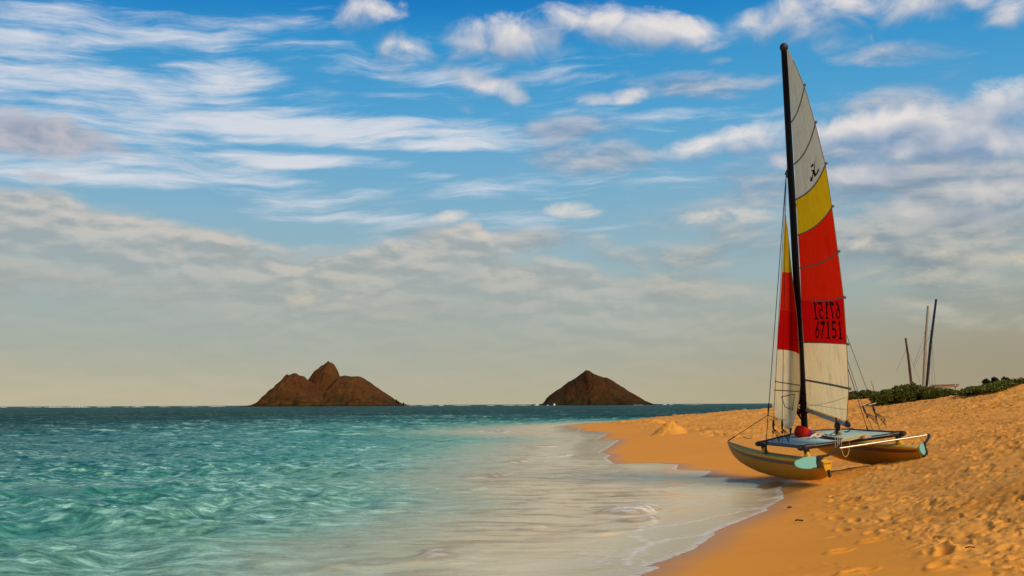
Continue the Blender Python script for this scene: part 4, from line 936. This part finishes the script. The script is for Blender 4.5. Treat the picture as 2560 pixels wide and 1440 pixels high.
for t, r in [(-.19, .01), (-.185, .085), (-.16, .125), (-.09, .142), (0, .142), (.09, .128), (.16, .108), (.185, .098), (.175, .075), (.10, .06)]:
    rws.append([(t * .94, .9 * r * math.cos(a), r * .78 * math.sin(a)) for a in np.linspace(0, 2 * math.pi, 24, endpoint=False)])
bg_.grid(rws[:8], 0, True); bg_.grid(rws[7:], 1, True, True, False); bg_.add(rws[-1], [list(range(24))], 1, False)
bag = bg_.build('striped_bag', [bagm, M_['black']]); cB = toW(bp0) + np.array([0, 0, .10])
R3 = np.stack([BR @ axb, BR @ a2, BR @ a3], 1); bag.matrix_world = Matrix([list(R3[i]) + [cB[i]] for i in range(3)] + [[0, 0, 0, 1]])
tag(bag, 'red and purple striped cloth bag lying by the foot of the mast', 'bag')
def world_tube(name, ptsL, r, m, label, cat, group=None, base=None):
    W = [toW(p) for p in ptsL]; c = W[0]; w = MB(); w.tube([p - c for p in W], r, 6); o = w.build(name, m); o.location = c; return tag(o, label, cat, group)
pp = [L_tramp(2060 + 14 * k + 0.0, 1087 + 1.5 * math.sin(k * 1.9)) + np.array([0, 0, .012]) for k in range(4)]
world_tube('loose_rope', [L_tramp(x, y) + np.array([0, 0, .012]) for x, y in [(2048, 1087), (2060, 1086), (2068, 1089), (2075, 1089), (2082, 1084), (2090, 1083), (2097, 1082), (2104, 1086), (2103, 1088), (2096, 1088), (2088, 1091), (2076, 1090)]], .009, M_['wire'], 'thin dark line lying in curves across the blue trampoline', 'rope')
cr_ = MB(); c0 = toW(L_tramp(2150, 1100) + np.array([0, 0, .02]))
for k in range(5):
    a = [L_tramp(x, y) + np.array([0, 0, .03 + .02 * (k % 3)]) for x, y in [(2102 + 3 * k, 1107 - .4 * k), (2125, 1104.5 - .6 * k), (2145, 1100 - .5 * k), (2160, 1098.5 - .9 * k), (2178 - 4 * k, 1095.5 - .5 * k)]]; cr_.tube([toW(p) - c0 for p in a], .013, 6)
for k in range(4): cr_.tube([toW(L_tramp(2160 + 7 * math.cos(q), 1097 + 2.5 * math.sin(q)) + np.array([0, 0, .03 + .012 * k])) - c0 for q in np.linspace(k, k + 5.5, 12)], .011, 6)
o = cr_.build('rope_bundle', M_['rope']); o.location = c0; tag(o, 'bundle of tan rope lying along the rear beam of the trampoline', 'rope')
pl = MB(); c0 = toW(L_tramp(2044, 1091) + np.array([0, 0, .03]))
ptsq = [toW(L_tramp(x, y) + np.array([0, 0, .035])) - c0 for x, y in [(2024, 1099), (2034, 1094.5), (2044, 1092), (2052, 1093)]]
pl.tube(ptsq, [.012, .04, .055, .04], 10, flat=.7); pl.tube([toW(L_tramp(x, y) + np.array([0, 0, .035])) - c0 for x, y in [(2034, 1096), (2042, 1097), (2049, 1095)]], [.014, .03, .02], 8)
o = pl.build('crumpled_cloth', paint('pale_pink_cloth', (.74, .60, .50), .85, .1, .15, 14)); o.location = c0; tag(o, 'crumpled pale pink cloth lying beside the striped bag', 'cloth')
o = world_tube('short_hook_line', [L_tramp(x, y) + np.array([0, 0, .012]) for x, y in [(2112, 1080.5), (2118, 1081), (2122, 1079), (2125, 1077)]], .012, M_['darkrope'], 'short dark tie line hanging at the far corner of the trampoline', 'rope')
tg = MB(); c0 = toW(L_tramp(2045, 1087)); tg.blob((0, 0, .035), .10, .07, .045, 0, 10, 6, fn=lambda q: 1 + .2 * math.sin(7 * q[0] + 5 * q[1])); o = tg.build('tan_pouch', paint('tan_pouch', (.55, .30, .10), .85, .1, .2, 20)); o.location = c0; tag(o, 'small tan pouch on the trampoline behind the pink cloth', 'pouch')

# ------------------------------------------------------------------ the two islands
def rock_mat(name, c1, c2, green, gy):
    m, nt, out = material(name); pos = nt.n('ShaderNodeTexCoord').outputs['Object']; z = nt.sep(pos)[2]
    n = nt.noise(nt.v('MULTIPLY', pos, (.035, .035, .010)), 1, 7, .7); n2 = nt.noise(nt.v('MULTIPLY', pos, (.16, .16, .05)), 1, 6, .72)
    c = nt.mix(nt.step(n, .35, .65), c1, c2)
    c = nt.mix(nt.m('MULTIPLY', nt.step(n2, .52, .66), .7), c, tuple(x * .4 for x in c1))
    gn = nt.noise(nt.v('MULTIPLY', pos, (.06, .06, .12)), 1, 6, .7)
    c = nt.mix(nt.m('MULTIPLY', nt.m('MULTIPLY', nt.step(gn, .45, .54), nt.step(z, gy * 1.8, 3.0)), .9), c, green)
    c = nt.mix(nt.m('MULTIPLY', nt.step(z, 3.5, .6), .7), c, tuple(x * .45 for x in c1))
    principled(nt, out, c, .95, .05, n2, strength=.9, dist=2.5); return m
DI = 1700; SI = 1.45
def profile(pts, D):
    P = sorted((at_y(x, y, D)[0], max(at_y(x, y, D)[2], -.5)) for x, y in pts); return np.array([p[0] for p in P]), np.array([p[1] for p in P])
def island(name, lobes, D, mat, label, seed):
    """lobes: (skyline points in the photo, distance offset of the ridge, half depth, fall-off power)"""
    lobes = [(l[0], l[1] * SI, l[2] * SI, l[3]) for l in lobes]
    xs0, xs1 = min(profile(l[0], D)[0][0] for l in lobes) - 8, max(profile(l[0], D)[0][-1] for l in lobes) + 8
    xs = np.linspace(xs0, xs1, 300); ys = np.linspace(-145, 160, 120); X, Y = np.meshgrid(xs, ys); Z = np.full(X.shape, -2.0); U, V = X / SI, Y / SI
    for pts, dy, hw, pw in lobes:
        px, pz = profile(pts, D + dy); h = np.interp(X * 1.0, px, pz, left=-2, right=-2)
        u = np.abs(Y - dy - 8 * fbm(U * .03, V * 0 + seed, seed, 2)) / hw; u = u * (1 + .22 * fbm(U * .06, V * .05, seed + 3, 3))
        Z = np.maximum(Z, np.where(u < 1.15, h * (1 - np.minimum(u, 1.15) ** pw) - .4, -2))
    g = fbm(U * .10, V * .05, seed + 5, 4); lowm = sst(Z, 1, 10)
    gul = np.abs(fbm(U * .13 + .6 * fbm(U * .05, V * .05, seed + 9, 2), V * .03, seed + 7, 3)); Z = Z - lowm * np.clip(.15 * Z, 0, 5) * (.35 - gul) * 1.1 * sst(np.abs(V), 2, 22) + lowm * g * 1.8
    mb = MB(); cx = (xs0 + xs1) / 2
    mb.grid([[(X[i, j] - cx, Y[i, j], Z[i, j]) for j in range(X.shape[1])] for i in range(X.shape[0])], 0)
    o = mb.build(name, mat); o.location = (cx, D, 0); tag(o, label, 'island', 'islands on the horizon'); return o
rk1 = rock_mat('island_rock_red', (.085, .030, .009), (.118, .050, .013), (.032, .030, .008), 16)
rk2 = rock_mat('island_rock_brown', (.058, .023, .007), (.075, .035, .010), (.030, .027, .008), 12)
DI = 1700; SI = 1.45
island('rocky_island', [
    ([(618, 1015), (630, 1012), (642, 1010.5), (650, 1007.5), (667, 995), (671, 983), (682, 972), (694, 961.5), (705.5, 948), (715, 939), (717, 935), (725, 935), (741, 931.5), (754, 937), (771, 947), (795, 958), (834, 985), (858, 1008), (866, 1014)], -22, 62, 1.5),
    ([(730, 1010), (756, 962), (772, 946), (782, 934), (793, 921), (800, 914), (807, 911), (815, 905), (821, 901), (824, 905), (830.5, 908), (838, 916), (842, 923), (848, 935), (851, 945), (862, 975), (880, 1010)], 34, 60, 1.4),
    ([(785, 1010), (815, 977), (835, 955), (848, 941), (864, 938.5), (893, 940), (907, 945), (922, 954), (933, 962), (944, 968), (955, 977), (967, 985), (978, 993), (989, 1000.6), (995, 1004), (1004, 1008.5), (1018, 1011), (1032, 1012.5), (1044, 1016)], 0, 78, 1.7)],
    DI, rk1, 'larger red-brown island with a pointed middle peak', 11)
island('rocky_island', [
    ([(1318, 1016), (1323, 1013), (1329, 1010.5), (1345, 1009.5), (1356, 1009), (1364, 1001), (1366, 996), (1374, 988), (1397, 973), (1421, 954), (1442, 941.5), (1452, 933), (1464, 923.5), (1473, 925), (1483, 932), (1508, 942.5), (1517, 943), (1534, 953), (1551, 965), (1569, 976), (1600, 993), (1624, 1009), (1645, 1013.5), (1655, 1017)], 0, 80, 1.35)],
    DI + 60, rk2, 'smaller dark brown cone-shaped island', 37)
# rocks standing off the sandy tip of the larger island, and its pale strand
for px, py, w, h in [(992, 1001, 3.2, 4.6), (996.5, 1004, 2.0, 3.0), (1009.5, 1007, 2.4, 2.0)]:
    p = at_y(px, py, DI - 40); b = MB(); b.blob((0, 0, h * .25), w * .5, w * .5, h * .85, 0, 9, 7, fn=lambda q: 1 + .25 * math.sin(5 * q[0] + 3 * q[2])); o = b.build('sea_stack', rk2); o.location = (p[0], DI - 40, max(p[2] - h, .0) + h * .3)
    tag(o, {992: 'tallest dark rock standing on the sandy tip of the larger island', 996.5: 'thin dark rock just right of the tallest rock on the island tip', 1009.5: 'low lone dark rock out along the island sand spit'}[px], 'rock', 'rocks on the island spit')
b = MB(); P = [at_y(x, 1011, DI - 66)[0] for x in (940, 1045)]; cx = sum(P) / 2
b.grid([[(x - cx, dy, (1.0 if 0 < k < 3 else -.6) * (1 - abs(2 * t - 1) ** 4) + .1) for t, x in zip(np.linspace(0, 1, 30), np.linspace(P[0], P[1], 30))] for k, dy in enumerate((-5, -2, 4, 12))], 0)
o = b.build('island_strand', paint('pale_strand', (.62, .38, .16), .95, .05, .1, .2)); o.location = (cx, DI - 66, 0); o['kind'] = 'structure'
# surf breaking white along the reef and round the islands
b = MB(); rs2 = random.Random(5)
def breaker(px0, px1, D, h):
    a, c = at_y(px0, 1011, D)[0], at_y(px1, 1011, D)[0]; n = max(6, int((px1 - px0) / 3)); rows = []
    prof = [h * .70 * max(.03, max(0.0, math.sin(math.pi * i / (n - 1))) ** .5 * (.45 + .75 * rs2.random())) for i in range(n)]
    for dy, k in ((-4, 0), (-2.2, .75), (-.8, 1), (1.5, .55), (5, 0)): rows.append([(a + (c - a) * i / (n - 1), D + dy, -.1 + prof[i] * k) for i in range(n)])
    b.grid(rows, 0)
for p0, p1, h in [(0, 22, 1.1), (60, 108, .9), (112, 165, 1.7), (155, 230, 2.2), (240, 280, 1.6), (190, 215, .8), (305, 325, 1.1), (328, 362, 1.9), (395, 430, 1.2), (450, 510, .9), (520, 566, 1.3), (1050, 1085, 1.2), (1095, 1110, 1.5), (1130, 1180, 1.0), (1215, 1240, 1.2), (1255, 1290, 1.6), (1290, 1330, 1.3), (1655, 1668, 1.9), (1672, 1684, 1.3), (1700, 1760, .7)]: breaker(p0, p1, 1560 + rs2.random() * 120, h)
for p0, p1, h in [(646, 676, 1.2), (684, 705, 1.6), (715, 728, 1.2), (752, 795, .8), (846, 893, 1.1), (903, 924, 1.5), (1335, 1350, 3.0), (1340, 1347, 4.2), (1382, 1389, 4.6), (1366, 1374, 1.3), (1580, 1612, .7), (640, 660, .8)]: breaker(p0, p1, DI - 84, h)
sm, nt, out = material('surf_foam'); principled(nt, out, (.66, .65, .60), .9, .1)
o = b.build('surf', sm); tag(o, 'thin white lines of surf breaking along the far reef', None, None, 'stuff')

# ------------------------------------------------------------------ dune plants
def leaf_mat(name, a, b2):
    m, nt, out = material(name); r = nt.attr('tint'); c = nt.mix(r, a, b2)
    d = nt.n('ShaderNodeBsdfPrincipled'); nt.put(d.inputs['Base Color'], c); nt.put(d.inputs['Roughness'], .55); nt.put(d.inputs['Specular IOR Level'], .25)
    t = nt.n('ShaderNodeBsdfTranslucent'); nt.put(t.inputs[0], c); mx = nt.n('ShaderNodeMixShader'); mx.inputs[0].default_value = .25
    nt.L.new(d.outputs[0], mx.inputs[1]); nt.L.new(t.outputs[0], mx.inputs[2]); nt.L.new(mx.outputs[0], out.inputs[0]); return m
LM = leaf_mat('dune_leaf', (.055, .075, .010), (.19, .185, .026)); LD = leaf_mat('dark_leaf', (.025, .038, .008), (.075, .085, .016))
STEM = paint('woody_stem', (.07, .045, .02), .9, .1)
def leaves(name, clumps, n, size, mat, rng, parent=None, st=None):
    """leaf-sized faces spread through clumps (centre, radii)"""
    V = []; Fc = []; tint = []
    vol = np.array([c[1][0] * c[1][1] * c[1][2] for c in clumps]) ** .67; vol /= vol.sum()
    for ci in rng.choice(len(clumps), n, p=vol):
        c, r = clumps[ci]; q = rng.normal(size=3); q /= np.linalg.norm(q); q[2] = abs(q[2]) if rng.random() < .8 else q[2]
        p = np.array(c) + q * np.array(r) * (rng.uniform(.45, 1.05) ** .6); d = q * .6 + rng.normal(size=3) * .6 + np.array([0, 0, .35]); d /= np.linalg.norm(d)
        s = np.cross(d, rng.normal(size=3)); s /= np.linalg.norm(s); L = size * rng.uniform(.7, 1.3); w = L * .36; k = len(V); nn = np.cross(s, d) * L * .12
        V += [p, p + d * L * .5 + s * w + nn, p + d * L, p + d * L * .5 - s * w + nn]; Fc.append((k, k + 1, k + 2, k + 3)); t = rng.random(); tint += [t] * 4
    nl = len(Fc); o0 = len(V); V += list(st.v); Fc += [tuple(o0 + i for i in f) for f in st.f]; tint += [.5] * len(st.v)
    me = bpy.data.meshes.new(name); me.from_pydata([tuple(v) for v in V], [], Fc); me.materials.append(mat); me.materials.append(STEM); me.polygons.foreach_set('material_index', np.array([0] * nl + [1] * (len(Fc) - nl), np.int32)); me.update(); at = me.attributes.new('tint', 'FLOAT', 'POINT'); at.data.foreach_set('value', np.array(tint, np.float32))
    o = bpy.data.objects.new(name, me); COL.objects.link(o); o.parent = parent; return o
def shrub(name, x0, x1, ytop, ybase, D, n, label, cat, seed, size=.20, mat=LM, rows=2, group='shrubs on the dune'):
    rng = np.random.default_rng(seed); a = at_y(x0, ybase(x0), D); c = at_y(x1, ybase(x1), D); cen = (a + c) / 2; gz = float(land0(cen[0], D)); cen[2] = gz
    e = empty(name, Matrix.Translation(cen), label, cat, group); cl = []; st = MB(); nx = max(3, int((x1 - x0) / 13))
    for k in range(nx):
        px = x0 + (x1 - x0) * (k + .5) / nx
        for j in range(rows):
            D2 = D + j * 2.2 + rng.uniform(-.6, .6); t = at_y(px + rng.uniform(-5, 5), ytop(px) + rng.uniform(-.5, 3) + (0 if j == rows - 1 else rng.uniform(2, 12)), D2); g = float(land0(t[0], D2)); g = min(g, at_y(px, ybase(px), D2)[2] + .05); h = max(t[2] - g, .25)
            w = (x1 - x0) / nx / F * D2 * rng.uniform(.75, 1.2)
            cl.append((np.array([t[0], D2, g + h * .48]) - cen, (w, w * 1.1, h * .52)))
            if h > .8: cl.append((np.array([t[0] + rng.uniform(-.3, .3), D2 - .5, g + h * rng.uniform(.2, .5)]) - cen, (w * .9, w * .8, h * .32)))
            for _ in range(2):
                f0 = np.array([t[0] + rng.uniform(-.3, .3), D2, g - .1]) - cen; st.tube([f0, f0 + np.array([rng.uniform(-.2, .2), rng.uniform(-.2, .2), h * .5]), f0 + np.array([rng.uniform(-.4, .4), rng.uniform(-.3, .3), h * .9])], [.035, .025, .01], 5)
    leaves('foliage', cl, n, size, mat, rng, e, st); return e
itp = lambda *p: (lambda x: float(np.interp(x, [q[0] for q in p], [q[1] for q in p])))
shrub('dune_shrub', 2112, 2196, itp((2112, 982), (2150, 979), (2172, 976), (2196, 981)), itp((2112, 1000), (2196, 998)), 96, 5000, 'low strip of green shrub behind the sail, farthest left on the dune', 'shrub', 1, .22)
shrub('dune_shrub', 2186, 2330, itp((2186, 984), (2210, 976), (2235, 970), (2262, 962), (2285, 961), (2300, 968), (2330, 970)), itp((2186, 1010), (2240, 1006), (2290, 999), (2330, 999)), 78, 15000, 'biggest dense green bush, under the bare leaning mast', 'shrub', 2, .20, rows=3)
shrub('dune_shrub', 2316, 2412, itp((2316, 972), (2340, 970), (2360, 971), (2385, 976), (2412, 986)), itp((2316, 999), (2350, 998), (2385, 998), (2412, 990)), 74, 8500, 'dense green bush in front of the parked catamaran frame', 'shrub', 3, .19, rows=2)
def creeper(x0, x1, ytop, ybase, n, nleaf, label, seed):
    rng = np.random.default_rng(seed); P = []
    for _ in range(n):
        px = rng.uniform(x0, x1); py = rng.uniform(ytop(px), ybase(px)); P.append(ground_at(px, py))
    c = sum(P) / n; e = empty('dune_creeper', Matrix.Translation(c), label, 'creeper', 'shrubs on the dune'); cl = []; st = MB()
    for p in P:
        z = float(land0(p[0], p[1])); w = rng.uniform(.25, .7); cl.append((np.array([p[0], p[1], z + .08]) - c, (w, w, rng.uniform(.06, .15))))
        q = np.array([p[0], p[1], z - .05]) - c; st.tube([q, q + np.array([rng.uniform(-.4, .4), rng.uniform(-.4, .4), .25])], [.02, .01], 5)
    leaves('foliage', cl, nleaf, .17, LM, rng, e, st)
def ground_at(px, py):
    p = None
    for D in np.arange(30, 75, .5):
        q = at_y(px, py, D)
        if q[2] <= float(land0(q[0], q[1])): return q
    return at_y(px, py, 59)
creeper(2398, 2522, itp((2398, 985), (2440, 977), (2458, 970), (2480, 967), (2522, 961)), itp((2398, 991), (2440, 988), (2480, 984), (2505, 976), (2522, 967)), 40, 4200, 'green mat of creeper on the dune shoulder at right', 4)
creeper(2516, 2580, itp((2516, 962), (2580, 952)), itp((2516, 966), (2580, 958)), 9, 600, 'thin green fringe along the dune crest at the far right', 5)
for i, (px, yb, yt, w, lab) in enumerate([(2464, 967, 953, 10, 'upright dark plant with a drooping round head, leftmost on the dune shoulder'), (2486, 962, 949, 10, 'upright dark plant, second of three heads on the dune shoulder'), (2512, 959, 948, 13, 'widest dark plant with forked heads, rightmost on the dune shoulder'), (2535, 960, 955, 5, 'tiny dark tuft on the dune crest'), (2552, 958, 952, 8, 'small dark tuft at the dune crest beside the frame edge')]):
    D = 63; b0 = at_y(px, yb, D); rng = np.random.default_rng(40 + i); e = empty('dune_plant', Matrix.Translation(b0), lab, 'plant', 'small plants on the dune crest'); k = D / F; h = (yb - yt) * k; st = MB(); cl = []
    for dx, hh in [(-.35, .62), (.1, 1.0), (.5, .8), (.8, .45)][: 4 if w > 8 else 2]:
        tip = np.array([dx * w * k, 0, h * hh]); st.tube([(dx * .3 * w * k, 0, -.3), (dx * .6 * w * k, 0, h * hh * .5), tip], [.05, .035, .02], 6)
        cl.append((tip, (w * k * .30, w * k * .30, h * .15))); cl.append((tip * .8 + np.array([.12 * w * k, 0, -.02]), (w * k * .16, w * k * .2, h * .12)))
    cl.append((np.array([0, 0, .05]), (w * k * .6, w * k * .4, h * .22)))
    leaves('foliage', cl, 260 if w > 8 else 120, .15, LD, rng, e, st)
for i, (px, py, w, h, lab) in enumerate([(2505, 984, 9, 13, 'larger green tuft growing on the bare sand slope at right'), (2490, 985, 8, 7, 'small tuft just left of the larger tuft on the sand slope'), (2546, 970, 7, 6, 'small tuft on the pale slope near the right frame edge'), (2470, 996, 9, 4, 'flat brownish creeper on the sand below the green mat'), (2482, 999, 7, 4, 'lowest brownish creeper on the pale dune face')]):
    D = 58; p = at_y(px, py, D); rng = np.random.default_rng(60 + i); g = float(land0(p[0], D)); e = empty('dune_tuft', Matrix.Translation((p[0], D, min(p[2], g + .3) - .1)), lab, 'plant', 'tufts on the sand slope'); k = D / F; st = MB()
    for q in range(4): st.tube([(0, 0, -.3), (rng.uniform(-1, 1) * w * k * .4, rng.uniform(-.1, .1), h * k * rng.uniform(.5, 1))], [.02, .008], 5)
    leaves('foliage', [((0, 0, h * k * .45), (w * k * .55, .25, h * k * .55))], 260, .12, LM if i < 3 else LD, rng, e, st)

# ------------------------------------------------------------------ boats parked behind the dune
M_['bgmast_dark'] = paint('parked_mast_dark', (.020, .012, .014), .4, .4); M_['bgmast_tan'] = paint('parked_mast_tan', (.36, .27, .17), .45, .4); M_['bgmast_brown'] = paint('parked_mast_brown', (.10, .045, .022), .5, .3)
M_['bghull'] = paint('parked_hull_white', (.66, .60, .48), .45, .35, .06, 2); M_['bgframe'] = paint('parked_frame_rust', (.30, .16, .07), .5, .3); M_['bgtramp'] = paint('parked_trampoline', (.06, .09, .075), .8, .1)
def parked(label, D, base, top, mm, rm, hounds, stays, frame=None, hull_=None):
    B = at_y(*base, D); e = empty('parked_catamaran', Matrix.Translation(B), label, 'catamaran', 'catamarans parked behind the dune'); T = at_y(*top, D)
    w = MB(); w.tube([(0, 0, -1.0), (T - B) * .5, T - B], [rm, rm, rm * .8], 10); o = w.build('mast', mm, e)
    if hounds:
        H = at_y(*hounds, D); q = MB(); q.box(H - B, .16, .12, .22); q.build('hound', M_['rubber'], o)
        for (x, y) in stays: s = MB(); s.tube([H - B, at_y(x, y, D) - B], .011, 5); s.build('shroud', M_['wire'], e)
    if frame:
        q = MB(); P = [at_y(x, y, D + dz) - B for x, y, dz in frame]; q.tube(P + [P[0]], .075, 8); q.build('frame', M_['bgframe'], e)
        q = MB(); q.plate([p - np.array([0, 0, .03]) for p in P], (0, 0, 1), .03); q.build('trampoline', M_['bgtramp'], e)
        for x, y in ((2389, 974), (2320, 976)):
            q = MB(); p = at_y(x, y, D) - B; q.tube([p, p + np.array([0, 0, .5])], [.09, .06], 8); q.build('post', M_['bghull'], e)
    if hull_:
        q = MB(); rows = []
        for t in np.linspace(0, 1, 15):
            c = at_y(hull_[0][0] * (1 - t) + hull_[1][0] * t, hull_[0][1] * (1 - t) + hull_[1][1] * t, D - .6) - B; hw = .16 * max(0.0, math.sin(math.pi * (.12 + .86 * t))) + .02; hh = .34 * (1 - .55 * max(0, t - .6) / .4)
            rows.append([(c[0], c[1] + hw * math.cos(a), c[2] + .22 * max(0, t - .55) * -1.2 - .18 + hh * math.sin(a) * (.5 if math.sin(a) > 0 else 1)) for a in np.linspace(0, 2 * math.pi, 14, endpoint=False)])
        q.grid(rows, 0, True, True, True); q.build('hull', M_['bghull'], e)
    return e
parked('parked catamaran with tall black mast, rusty frame and white hull behind the bush', 92, (2312, 972), (2340.5, 748), M_['bgmast_dark'], .115, (2329, 829), [(2322, 985), (2330, 975), (2338, 968), (2286, 918)],
       [(2312, 971, -1.0), (2330, 963.5, 1.2), (2397, 962, 1.2), (2393, 964.5, -1.0)], [(2360, 975), (2416, 974)])
parked('parked catamaran with tall tan mast just left of the black mast', 99, (2306, 972), (2320, 765), M_['bgmast_tan'], .125, (2314, 833), [(2283, 915), (2320, 972), (2287, 905)])
parked('parked catamaran with short brown mast leaning left above the big bush', 108, (2281, 966), (2264, 845), M_['bgmast_brown'], .125, (2267, 870), [(2274, 962), (2300, 955), (2240, 930)], None)
parked('parked boat showing only the thin tip of a grey mast behind the low shrubs', 116, (2189, 985), (2178, 953), M_['bgmast_tan'], .055, None, [])
# far pale roof and wall glimpsed between the bushes
D = 105; p = at_y(2432, 972, D); e = empty('beach_hut', Matrix.Translation(p), 'small grey-roofed hut glimpsed over the dune between bush and creeper', 'hut'); k = D / F
w = MB(); w.box((0, 0, -.55), 38 * k, 2.0, .9); w.build('wall', paint('hut_wall', (.30, .22, .14), .9, .1), e)
w = MB(); w.grid([[(-8 * k, y, -.15), (-2 * k, y, .22), (2 * k, y, .26), (9 * k, y, -.15)] for y in (-1.3, 1.3)], 0, False, False); w.add([(-8 * k, -1.3, -.15), (-2 * k, -1.3, .22), (2 * k, -1.3, .26), (9 * k, -1.3, -.15)], [(0, 1, 2, 3)]); w.add([(-8 * k, -1.3, -.15), (9 * k, -1.3, -.15), (9 * k, 1.3, -.15), (-8 * k, 1.3, -.15)], [(0, 1, 2, 3)]); w.build('roof', paint('hut_roof', (.22, .19, .15), .8, .2), e)

# ------------------------------------------------------------------ mounds and scraps on the beach
def ground_at(px, py):
    p = on_z(px, py, .4)
    for _ in range(40): p = p * .5 + .5 * on_z(px, py, min(float(land0(p[0], p[1])), 1.6))
    return p
ground_near = ground_at
sandm = bpy.data.materials['sand']
def mound(px, py, w, h, label, seed):
    p = ground_at(px, py); k = p[1] / F; R_ = w * k / 2; H_ = h * k; mb = MB(); nr, ns = 22, 56; rows = []
    for i in range(nr + 1):
        r = i / nr; row = []
        for j in range(ns):
            a = 2 * math.pi * j / ns; n = float(fbm(np.array([math.cos(a) * r * 2.6 + 5.3]), np.array([math.sin(a) * r * 2.6 + 9.1]), seed, 4, .6)[0])
            f = (.5 + .5 * math.cos(math.pi * min(1, r * (1 + .25 * n)))) * (1 + .35 * n) ; rr = r * R_ * (1.12 + .30 * n); row.append((rr * math.cos(a), rr * math.sin(a) * 1.1, H_ * (f + .22 * n * (1 - r)) + .02 - .14 * r ** 4))
        rows.append(row)
    mb.grid(rows, 0, True, True); o = mb.build('sand_mound', sandm); at = o.data.attributes.new('churn', 'FLOAT', 'POINT'); at.data.foreach_set('value', np.full(len(o.data.vertices), .8, np.float32))
    at = o.data.attributes.new('film', 'FLOAT', 'POINT'); at.data.foreach_set('value', np.full(len(o.data.vertices), -9, np.float32)); o.location = (p[0], p[1], float(land0(p[0], p[1]))); return tag(o, label, 'sand mound', 'heaped sand mounds')
mound(1681, 1084, 104, 27, 'taller sand castle mound on the beach before the far water', 3)
mound(1640, 1058, 74, 8, 'lower broken sand heap just behind the tall mound', 4)
mound(1823, 1036, 56, 4, 'small sand hump near the skyline left of the forestay', 5)
mound(1555, 1056, 30, 4, 'tiny sand hump at the far tip of the beach', 6)
scr = paint('driftwood_dark', (.07, .035, .015), .9, .1, .2, 20)
def scrap(px, py, pts, r, label, cat='driftwood', name='driftwood'):
    p = ground_at(px, py); k = p[1] / F; z = float(land0(p[0], p[1])); b = MB(); b.tube([(x * k, y * k * 6, .02 + zz * k) for x, y, zz in pts], [r * k] * len(pts), 6); o = b.build(name, scr); o.location = (p[0], p[1], z + r * k * .6); return tag(o, label, cat, 'scraps lying on the sand')
scrap(1870, 1098, [(-9, 2, 3), (-5, 0, 1), (0, -1, .5), (5, -1, .5), (10, 0, 1.5)], .8, 'curved dark twig lying beyond the near bow')
scrap(1647, 1086, [(-5, 0, 2), (0, 0, 3), (5, 0, 1)], 2.2, 'dark clod at the foot of the tall sand mound', 'clod', 'clod')
scrap(1974, 1275, [(-4, 0, 1), (0, 1, 3), (4, 0, 2)], 2.0, 'dark leaf curled on the smooth sand beside the wash', 'leaf', 'dry_leaf')
scrap(1998, 1307, [(-9, 0, 1), (-3, .5, 2), (4, 0, 1), (10, 0, 1)], 2.0, 'flat dark flake on the smooth sand in front of the near hull', 'driftwood')
scrap(2426, 1377, [(-12, 0, 1), (0, .5, 3), (12, 0, 2)], 1.6, 'dark stick lying on the trampled sand at lower right', 'driftwood')
scrap(2281, 1021, [(-2, 0, 1), (2, 0, 1)], 1.4, 'left one of two small dark stones below the big bush', 'stone', 'stone'); scrap(2287, 1021, [(-2, 0, 1), (1, 0, 1)], 1.2, 'right one of two small dark stones below the big bush', 'stone', 'stone')
scrap(2455, 1005, [(-4, 0, .5), (0, 0, 1), (5, 0, .5)], 1.2, 'left end piece of dark branch on the pale dune foot'); scrap(2463, 1006, [(-3, 0, .5), (3, 0, 1)], 1.3, 'right end piece of dark branch on the pale dune foot')
